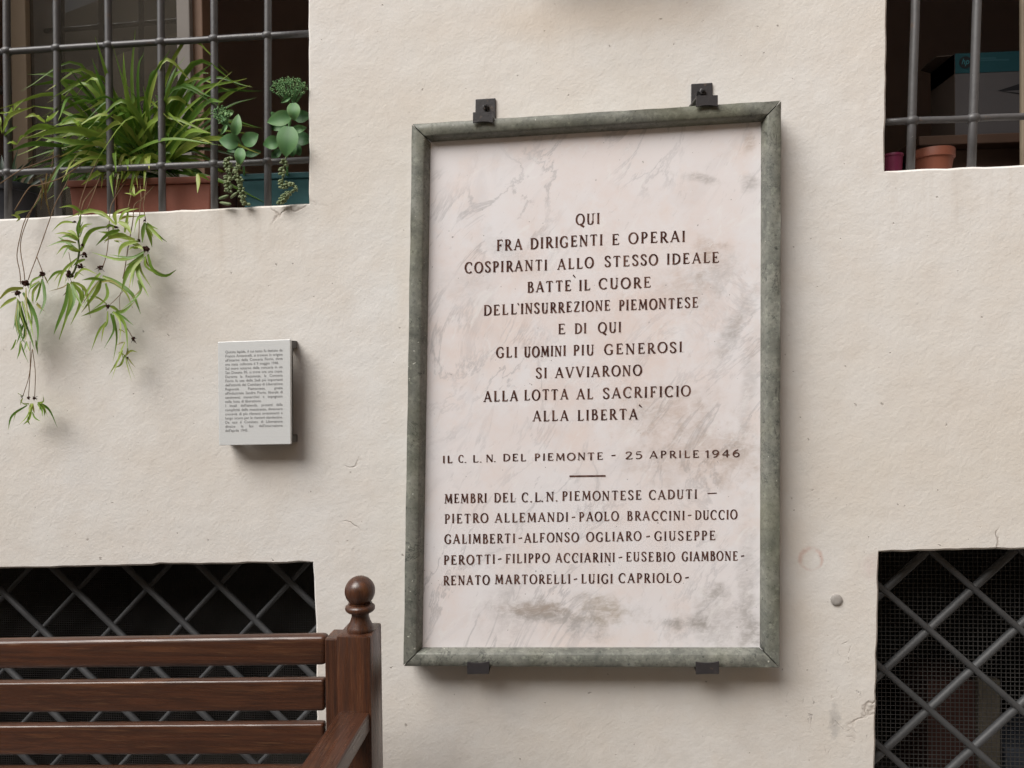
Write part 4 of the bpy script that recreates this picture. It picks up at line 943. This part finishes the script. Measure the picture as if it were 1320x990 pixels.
plantlet([(R4,[(935,432),(800,492),(590,463)],3.2,.3),(R4,[(920,462),(690,512),(430,443)],3.8,.5),(R4,[(920,470),(840,520),(775,552)],3.2,.3),(R4,[(920,482),(780,605),(708,815)],6,.42),(R4,[(912,492),(825,600),(780,785)],4.4,.6),(R4,[(878,545),(868,655),(965,862)],4.2,.48),(R4,[(935,480),(945,580),(1090,667)],2.8,.5),(R4,[(960,460),(1010,610),(1130,662),(1228,605)],4.6,.36),
  (R4,[(920,412),(820,352),(755,298)],4.4,.62),(R4,[(880,335),(715,380),(675,505)],4.4,.5),(R4,[(865,402),(810,398),(778,422)],3,.55),(R4,[(868,705),(885,830),(690,1005)],4.2,.35),(R4,[(870,600),(760,640),(735,720)],3,.6)], [(R4,950,410,4.0),(R4,875,328,2.2)], -.055)
plantlet([(R4,[(932,160),(912,250),(905,352)],4.4,.4),(R4,[(940,172),(975,280),(998,392)],4.4,.48),(R4,[(950,172),(1030,255),(1140,345)],5,.4),(R4,[(950,162),(1000,200),(1060,225)],2,.5),(R4,[(928,90),(862,140),(828,262)],4.4,.48),(R4,[(960,190),(1040,270),(1100,345)],4,.55)], [(R4,932,140,1.8)], -.045)
plantlet([(R5,[(570,160),(480,95),(395,85)],2.2,.45),(R5,[(570,170),(465,222),(328,277)],3.8,.45),(R5,[(580,230),(575,340),(543,392)],2.8,.4),(R5,[(562,330),(490,430),(422,605)],2.8,.5),(R5,[(610,250),(642,400),(543,582)],4.2,.32),(R5,[(632,260),(668,480),(625,722)],3.6,.42),(R5,[(620,240),(710,275),(822,362)],3,.3),(R5,[(630,232),(742,350),(770,605)],4,.45),(R5,[(652,240),(740,225),(832,138)],4.2,.4),(R5,[(600,180),(660,210),(700,250)],3,.55)], [(R5,575,182,2.8)], -.05)
plantlet([(R5,[(742,520),(690,650),(613,885)],2.4,.6),(R5,[(722,600),(660,720),(588,832)],2.2,.6),(R5,[(745,640),(770,760),(812,908)],1.8,.6),(R5,[(760,640),(800,602),(862,617)],2.2,.6),(R5,[(765,660),(800,710),(842,762)],1.6,.85),(R5,[(740,640),(705,730),(640,765)],2.4,.6),(R5,[(770,580),(770,620),(740,660)],3.6,.35),(R5,[(735,520),(690,535),(655,560)],1.3,.95),(R5,[(740,430),(700,400),(670,415)],1.4,.9),(R5,[(730,640),(690,620),(670,650)],2,.6)], [(R5,822,493,3.0),(R5,765,668,1.6)], -.055)
runner([(735,350),(785,430),(822,492)], R5, -.055, .0011)
plantlet([(R2,[(330,235),(130,262),(-20,410)],4.4,.78),(R2,[(232,370),(100,440),(-20,540)],4,.75),(R2,[(250,385),(240,600),(188,825)],2.2,.35),(R2,[(262,400),(238,700),(300,1000)],3.4,.22),(R2,[(272,420),(330,650),(470,1000)],3.6,.25),(R2,[(292,430),(258,640),(335,1000)],3.2,.2),(R2,[(370,230),(385,500),(415,790)],2.4,.93),(R2,[(330,300),(480,560),(542,800),(530,1085)],5,.25),
  (R2,[(390,800),(430,900),(492,1110)],3.2,.3),(R2,[(350,700),(300,860),(228,1045)],2.6,.3),(R2,[(300,740),(300,900),(382,1060)],3,.26),(R2,[(362,720),(350,900),(298,1010)],2.8,.35),(R2,[(320,420),(370,600),(395,800)],4,.3),(R2,[(280,420),(220,700),(280,1000)],3,.3),(R2,[(390,560),(430,700),(480,950)],2.6,.5),(R2,[(300,600),(360,800),(340,1000)],3,.2),(R2,[(285,520),(260,800),(320,960)],2.6,.4)],
  [(R2,360,160,4.6),(R2,250,300,4.0)], -.045)
plantlet([(R2,[(592,62),(450,150),(420,305)],2.6,.4),(R2,[(562,140),(430,250),(400,400)],3.2,.3),(R2,[(572,160),(475,290),(470,460)],3.4,.35),(R2,[(602,105),(640,400),(558,625)],3.6,.25),(R2,[(600,105),(540,350),(498,445)],3,.45),(R2,[(515,465),(570,512),(638,565)],2.2,.9),(R2,[(520,440),(550,470),(590,490)],1.6,.9),(R2,[(630,60),(660,120),(690,190)],1.4,.9)], [(R2,600,38,3.6)], -.05)
plantlet([(R3,[(220,0),(212,100),(180,192)],2.4,.35),(R3,[(226,20),(262,130),(306,235)],2.4,.35),(R3,[(282,0),(270,60),(254,100)],2.2,.3),(R3,[(172,-20),(142,60),(108,96)],2,.4),(R3,[(385,-10),(395,70),(405,145)],2.8,.4)], [], -.045)
plantlet([(R3,[(290,680),(130,790),(86,945)],2.4,.3),(R3,[(332,695),(292,800),(202,888)],2.8,.55),(R3,[(342,690),(312,820),(248,888)],2.8,.5),(R3,[(302,800),(300,850),(322,892)],1.7,.5),(R3,[(345,752),(372,812),(432,852)],2.2,.4),(R3,[(400,662),(450,732),(455,802)],2.8,.35),(R3,[(410,652),(470,722),(476,802)],2.4,.4),(R3,[(420,650),(530,732),(612,920)],3.2,.3),(R3,[(312,662),(252,662),(204,610)],1.8,.5),(R3,[(400,652),(462,640),(458,572)],1.8,.5),
  (R3,[(242,592),(212,560),(182,555)],1.6,.5),(R3,[(242,602),(226,640),(218,682)],1.6,.6),(R3,[(330,660),(320,740),(340,700)],3.4,.65),(R3,[(350,660),(330,720),(315,760)],3.4,.6)], [(R3,303,602,2.2),(R3,366,603,2.4),(R3,240,585,1.4)], -.045)
plantlet([(R6,[(150,945),(130,900),(230,880)],4,.6),(R6,[(150,950),(120,920),(80,915)],2.5,.66)], [], -.03)
plantlet([(R6,[(620,900),(540,850),(440,860)],3.4,.5),(R6,[(815,935),(680,880),(560,910)],4,.45)], [], -.03)
Zs = zp(4.95, 260, 80)
plantlet([(zp(3.143),[(545,790),(540,765),(540,745)],3,.6),(zp(3.143),[(548,790),(575,772),(592,772)],3,.6),(zp(3.143),[(545,795),(530,775),(530,760)],3,.55)], [], -.02)
plantlet([(zp(3.143),[(800,705),(805,740),(800,782)],5,.66)], [], -.02)

# ------------------------------------------------------------------ broad leaved succulents
def broadleaf(m, u, v, du, dv, ang, Y, t, tilt=0.0, fold=.18):
    """rounded paddle leaf centred at zoom (u,v) with zoom half-sizes, ang = direction of its tip"""
    tj = t+random.uniform(-.16, .16); a = math.radians(ang); L = dv*1.06; Wd = du*1.14; rows = []; n = 9
    for i in range(n+1):
        f = i/n; s_ = math.sin(math.pi*min(1, .06+f*.94)**.8)**.75 if i < n else 0.02
        cx, cyy = u+math.cos(a)*L*(f*2-1), v-math.sin(a)*L*(f*2-1)
        nx, ny = -math.sin(a)*Wd*s_, -math.cos(a)*Wd*s_
        yy = Y - tilt*(f-.5)*.05 - .010*math.sin(math.pi*f)
        row = []
        for j, g_ in enumerate((-1, -.55, 0, .55, 1)):
            row.append(m.vert(at(*Zs(cx+nx*g_, cyy+ny*g_), yy - fold*abs(g_)*.03*s_ + .004), tj+(.10 if abs(g_) > .9 else -.22 if g_ == 0 else 0)+.10*(f-.5)))
        rows.append(row)
    for A, B in zip(rows, rows[1:]):
        for j in range(4): m.face([A[j], A[j+1], B[j+1], B[j]])
def flowerhead(u, v, ru, rv, n, Y, parent, base):
    m = MB(); b = at(*Zs(*base), Y)
    for i in range(n):
        a = random.uniform(0, 2*math.pi); q = math.sqrt(random.random())
        p = at(*Zs(u+math.cos(a)*ru*q, v+math.sin(a)*rv*q*.8-rv*.2*(1-q*q)), Y+random.uniform(-.035, .035))
        if i % 3 == 0: m.tube([b.lerp(p, .35)+Vector((0, 0, -.004)), b.lerp(p, .75), p], [.0012, .0008, .0006], 5, True, .5)
        for k in range(3): m.ball(p+Vector((random.uniform(-1, 1), random.uniform(-1, 1), random.uniform(-.6, 1)))*.005, random.uniform(.0014, .0024), 1, 1, random.uniform(1, 1.6), 1, random.uniform(.35, .95))
    m.build('flower_head', SEDUM, parent, smooth=True)
su1 = thing('broad_leaf_succulent', 'tall grey green broad leaved succulent with a wide bud cluster beside the right window edge', 'plant', at(372, 225, .10), 'broad leaved succulents')
m = MB(); m.tube(catmull([at(*Zs(545, 720), .10), at(*Zs(545, 560), .05), at(*Zs(560, 400), .03), at(*Zs(585, 240), .03), at(*Zs(570, 180), .03)], 12), .0035, 8, True, .5); m.build('stem', SEDUM, su1, smooth=True)
m = MB()
for a in ((645, 345, 36, 50, 10, .06, .15), (650, 490, 40, 50, -10, .07, .05), (438, 350, 34, 34, 150, .05, .42), (480, 412, 26, 58, 190, .06, .3), (610, 560, 28, 40, -60, .06, .25), (625, 425, 24, 44, 8, .02, .55), (440, 515, 40, 48, 195, .02, .42), (492, 362, 44, 74, 197, .0, .55), (587, 318, 38, 54, -85, -.005, .62), (545, 508, 62, 92, -95, -.025, .45), (470, 590, 24, 40, 220, .07, .2), (535, 240, 14, 34, 215, .01, .6), (575, 560, 30, 44, -80, .05, .3)): broadleaf(m, *a)
m.build('foliage', SEDUM, su1, smooth=True)
flowerhead(560, 165, 118, 72, 120, .02, su1, (575, 280))
su2 = thing('broad_leaf_succulent', 'shorter grey green broad leaved succulent left of the rightmost bar beside the spider plant', 'plant', at(310, 225, .10), 'broad leaved succulents')
m = MB(); m.tube(catmull([at(*Zs(270, 720), .10), at(*Zs(262, 560), .05), at(*Zs(215, 460), .02), at(*Zs(165, 390), .01), at(*Zs(125, 340), .01)], 12), .003, 8, True, .5); m.build('stem', SEDUM, su2, smooth=True)
m = MB()
for a in ((312, 488, 44, 54, 30, .0, .38), (172, 505, 46, 58, 175, -.01, .45), (222, 398, 32, 64, 80, -.01, .5), (243, 604, 32, 52, -95, -.02, .5), (140, 432, 13, 36, 240, .0, .6), (142, 325, 16, 20, 60, .01, .7), (185, 320, 18, 20, 20, .01, .65), (140, 378, 18, 22, 120, .01, .6), (200, 560, 18, 40, 190, .06, .2), (330, 580, 22, 48, 10, .07, .15)): broadleaf(m, *a)
m.build('foliage', SEDUM, su2, smooth=True)
flowerhead(125, 330, 62, 56, 46, .01, su2, (160, 390))

# bead-leaved trailing succulents
def beads(label, chains, extra=()):
    p = Zs(*chains[0][0]); t = thing('trailing_succulent', label, 'plant', at(p[0], p[1], .0), 'trailing bead leaved succulents')
    st = MB(); lf = MB()
    for ch in chains:
        P = catmull([at(*Zs(u, v), Y) for (u, v, Y) in [(c[0], c[1], c[2] if len(c) > 2 else -.012) for c in ch]], 26)
        st.tube(P, .0022, 7, True, .45)
        for i, q in enumerate(P):
            f = i/len(P)
            if f < .05 or f > .93: continue
            for k in range(2):
                a = random.uniform(0, 2*math.pi); d = Vector((math.cos(a), -abs(math.sin(a))*.8, random.uniform(-.5, .1))).normalized()
                rot = d.to_track_quat('X', 'Z').to_matrix()
                lf.ball(q+d*.0065, .0037, 1.9, 1, 1, 2, random.uniform(.25, .8), rot)
    for (u, v, a, L) in extra:
        d = Vector((math.cos(math.radians(a)), -.25, math.sin(math.radians(a)))).normalized()
        lf.ball(at(*Zs(u, v), -.015), .0042, L, 1, 1, 2, random.uniform(.3, .6), d.to_track_quat('X', 'Z').to_matrix())
    st.build('stem', BURRO, t, smooth=True); lf.build('foliage', BURRO, t, smooth=True)
beads('knobbly trailing succulent stem hanging under the shorter broad leaved plant, nearest the terracotta trough', [((185, 600), (165, 660), (172, 760), (176, 835))], ((140, 862, 12, 4.2), (150, 902, -14, 4.6), (205, 850, 30, 3.4), (165, 905, -8, 3)))
beads('knobbly trailing succulent stem hanging to the sill just right of the shortest one', [((265, 630), (225, 700), (255, 770), (262, 850), (295, 915))], ((205, 740, 20, 2.4),))
beads('knobbly trailing succulent stem hanging under the tall broad leaved plant before the teal trough', [((540, 600), (520, 690), (520, 800), (560, 770), (610, 825)), ((565, 825, -.01), (530, 860, -.012), (505, 905, -.01))], ())

# ------------------------------------------------------------------ things in the upper right window
zR = at(1200, 217.5, 0).z + 0.003
roundpot('flowerpot', 'orange terracotta pot on the sill of the upper right window', 'flowerpot', 1203, 23, 194.5, 0.12, zR, TERRA2, 0.022, 0.80, True, 1.05)
roundpot('flowerpot', 'small magenta pot in the left corner of the upper right sill', 'flowerpot', 1151, 11.5, 199.5, 0.10, zR, MAGENTA, 0.006, 0.84, True, 1.05)
YX = 0.52
A, B, C = at(1231, 69, YX), at(1231, 177, YX), at(1330, 66, YX)
zt = B.z
shelf = thing('shelf', 'dark wooden shelf unit inside the upper right window under the box', 'shelf', (A.x+.25, YX+.2, zsR-0.35))
m = MB(); m.box(A.x-0.12, A.x+0.75, YX-0.03, YX+0.42, zt-0.03, zt-0.0005, 0.003); m.build('board', DARKWOOD, shelf)
m = MB(); m.box(A.x-0.08, A.x+0.7, YX+0.03, YX+0.40, zsR-0.349, zt-0.0305, 0.003); m.build('cupboard', DARKWOOD, shelf)
box = thing('printer_box', 'grey and teal cardboard box with open flap inside the upper right window', 'box', (A.x+.2, YX+.1, zt))
bw, bd = 0.42, 0.16; zb = zt+0.0005
m = MB(); m.hexa([(A.x, YX, zb), (A.x+bw, YX, zb), (A.x+bw, YX, A.z), (A.x, YX, A.z), (A.x, YX+bd, zb), (A.x+bw, YX+bd, zb), (A.x+bw, YX+bd, A.z), (A.x, YX+bd, A.z)], 0.002)
m.build('carton', CARD, box)
zband = at(1231, 95, YX).z
m = MB(); m.box(A.x+.0002, A.x+bw, YX-0.0012, YX-0.0002, zband, A.z-.001); m.build('teal_band', TEALINK, box)
m = MB(); m.box(A.x-.0014, A.x-.0004, YX, YX+bd, zb+.001, A.z-.05); m.build('side_panel', CARDSIDE, box)
m = MB(); v = [m.vert(p) for p in ((A.x-.0022, YX, zband), (A.x-.0022, YX+bd, zband+.004), (A.x-.0022, YX+bd, A.z-.001), (A.x-.0022, YX, A.z-.001))]; m.face(v); bmesh.ops.solidify(m.bm, geom=m.bm.faces[:], thickness=.0006); m.build('side_band', TEALINK, box)
m = MB(); m.hexa([(A.x-.034, YX+.05, A.z+.010), (A.x+.002, YX+.012, A.z-.002), (A.x+.002, YX+.012, A.z+.002), (A.x-.034, YX+.05, A.z+.013), (A.x-.034, YX+bd, A.z+.010), (A.x+.002, YX+bd, A.z-.002), (A.x+.002, YX+bd, A.z+.002), (A.x-.034, YX+bd, A.z+.013)]); m.build('flap', CARDSIDE, box)
c = at(1244.5, 80.5, YX-.002); m = MB(); m.lathe(c, [(0.0185, 0), (0.0185, 0.0006)], 32, 'y'); lg = m.build('logo_disc', BLACKINK, box)
V, Fs = textmesh('hp'); m = MB(); k = .026
vv = [m.vert((c.x-.0135+(vx*.92+vy*.28)*k, c.y-.0014, c.z-.006+vy*k)) for vx, vy, vz in V]
for f_ in Fs: m.face([vv[i] for i in f_])
m.build('logo_letters', simple('pale_teal_print', (0.035, 0.16, 0.185), 0.7, 0.2), lg)
m = MB(); t1, t2, t3 = at(1286, 117, YX-.001), at(1330, 103, YX-.001), at(1330, 124, YX-.001)
v1 = [m.vert(p) for p in (t1, t3, t2)]; m.face(v1); t1, t2, t3 = at(1293, 117.5, YX-.0016), at(1330, 115, YX-.0016), at(1330, 121.5, YX-.0016)
m.build('printed_arrow', BLACKINK, box)
m = MB(); v1 = [m.vert(p) for p in (t1, t3, t2)]; m.face(v1); m.build('arrow_highlight', CARD, box)
m = MB()
for (x0, x1, y) in ((1264, 1301, 78.5), (1264, 1284, 76)):
    a, b = at(x0, y, YX-.0016), at(x1, y-.6, YX-.0016); m.hexa([(a.x, a.y, a.z), (b.x, b.y, b.z), (b.x, b.y, b.z+.004), (a.x, a.y, a.z+.004), (a.x, a.y+.0003, a.z), (b.x, b.y+.0003, b.z), (b.x, b.y+.0003, b.z+.004), (a.x, a.y+.0003, a.z+.004)])
m.build('printed_line', simple('dark_teal_print', (.015, .07, .085)), box)

# ------------------------------------------------------------------ things stored behind the lower right mesh
zf = 0.052
def stored(name, label, cat, px0, px1, pyt, Y, th, mat, z0=zf, lean=0.0):
    a, b = at(px0, pyt, Y), at(px1, pyt, Y); t = thing(name, label, cat, ((a.x+b.x)/2, Y, z0))
    m = MB(); m.hexa([(a.x, Y, z0), (b.x, Y, z0), (b.x+lean, Y, a.z), (a.x+lean, Y, a.z), (a.x, Y+th, z0), (b.x, Y+th, z0), (b.x+lean, Y+th, a.z), (a.x+lean, Y+th, a.z)], .004)
    return t, m
t, m = stored('carton', 'reddish carton standing behind the lower right wire mesh', 'box', 1196, 1258, 878, 0.42, .2, REDCARD); m.build('body', REDCARD, t)
t, m = stored('plank', 'pale upright plank behind the lower right wire mesh', 'plank', 1262, 1290, 876, 0.40, .03, PLANK); m.build('board', PLANK, t)
t, m = stored('sack', 'blue grey bag low behind the lower right wire mesh', 'bag', 1296, 1400, 965, 0.42, .25, BLUEBAG); m.build('body', BLUEBAG, t)

# ------------------------------------------------------------------ opposite side of the courtyard (lights and is mirrored in the upper left pane)
opp = thing('courtyard_house', 'ochre rendered house across the courtyard with outside stair', 'house', (0, -9.3, 0))
m = MB(); m.box(-16, 16, -9.6, -9.0, 0, 8.2, 0.01); m.build('wall', OCHRE, opp)
m = MB(); m.box(3.0, 3.5, -8.99, -0.6, 0, 7.5, 0.01); m.build('sky_block_wing', simple('sky_block_brown', (0.27, 0.175, 0.10), 0.95, 0.1, 0.15, 2), opp)  # unseen wing added to block sky light and darken the right side
def refl(px, py, Lg):
    """world point that the upper left pane (plane y=YF+.02) mirrors at pixel px,py, Lg metres in front of the pane"""
    p = at(px, py, YF+0.02); d = (p-CAM); d = d/d.y
    return Vector((p.x+d.x*Lg, YF+0.02-Lg, p.z+d.z*Lg))
Lr = 7.4
a, b = refl(20, 42, Lr), refl(150, -9, Lr)
d = b-a; a2, b2 = a-d*1.2, b+d*1.0
m = MB(); m.hexa([a2, b2, b2+Vector((0, 0, .20)), a2+Vector((0, 0, .20)), a2+Vector((0, -1.3, 0)), b2+Vector((0, -1.3, 0)), b2+Vector((0, -1.3, .20)), a2+Vector((0, -1.3, .20))]); stair = m.build('stair_flight', WHITE, opp)
m = MB()
for i in range(34):
    p = a2.lerp(b2, i/33)+Vector((0, -.05, .2)); m.tube([p, p+Vector((0, 0, .9))], .011, 6)
m.tube([a2+Vector((0, -.05, 1.1)), b2+Vector((0, -.05, 1.1))], .022, 8); m.tube([a2+Vector((0, -.05, .3)), b2+Vector((0, -.05, .3))], .015, 8)
m.build('stair_railing', RAILM, opp)
a = refl(36, 106, 8.2); b = refl(228, 122, 8.2)
m = MB(); m.box(a.x-6, b.x+3, -8.98, -8.86, b.z-.1, b.z+.12); m.build('string_course', WHITE, opp)
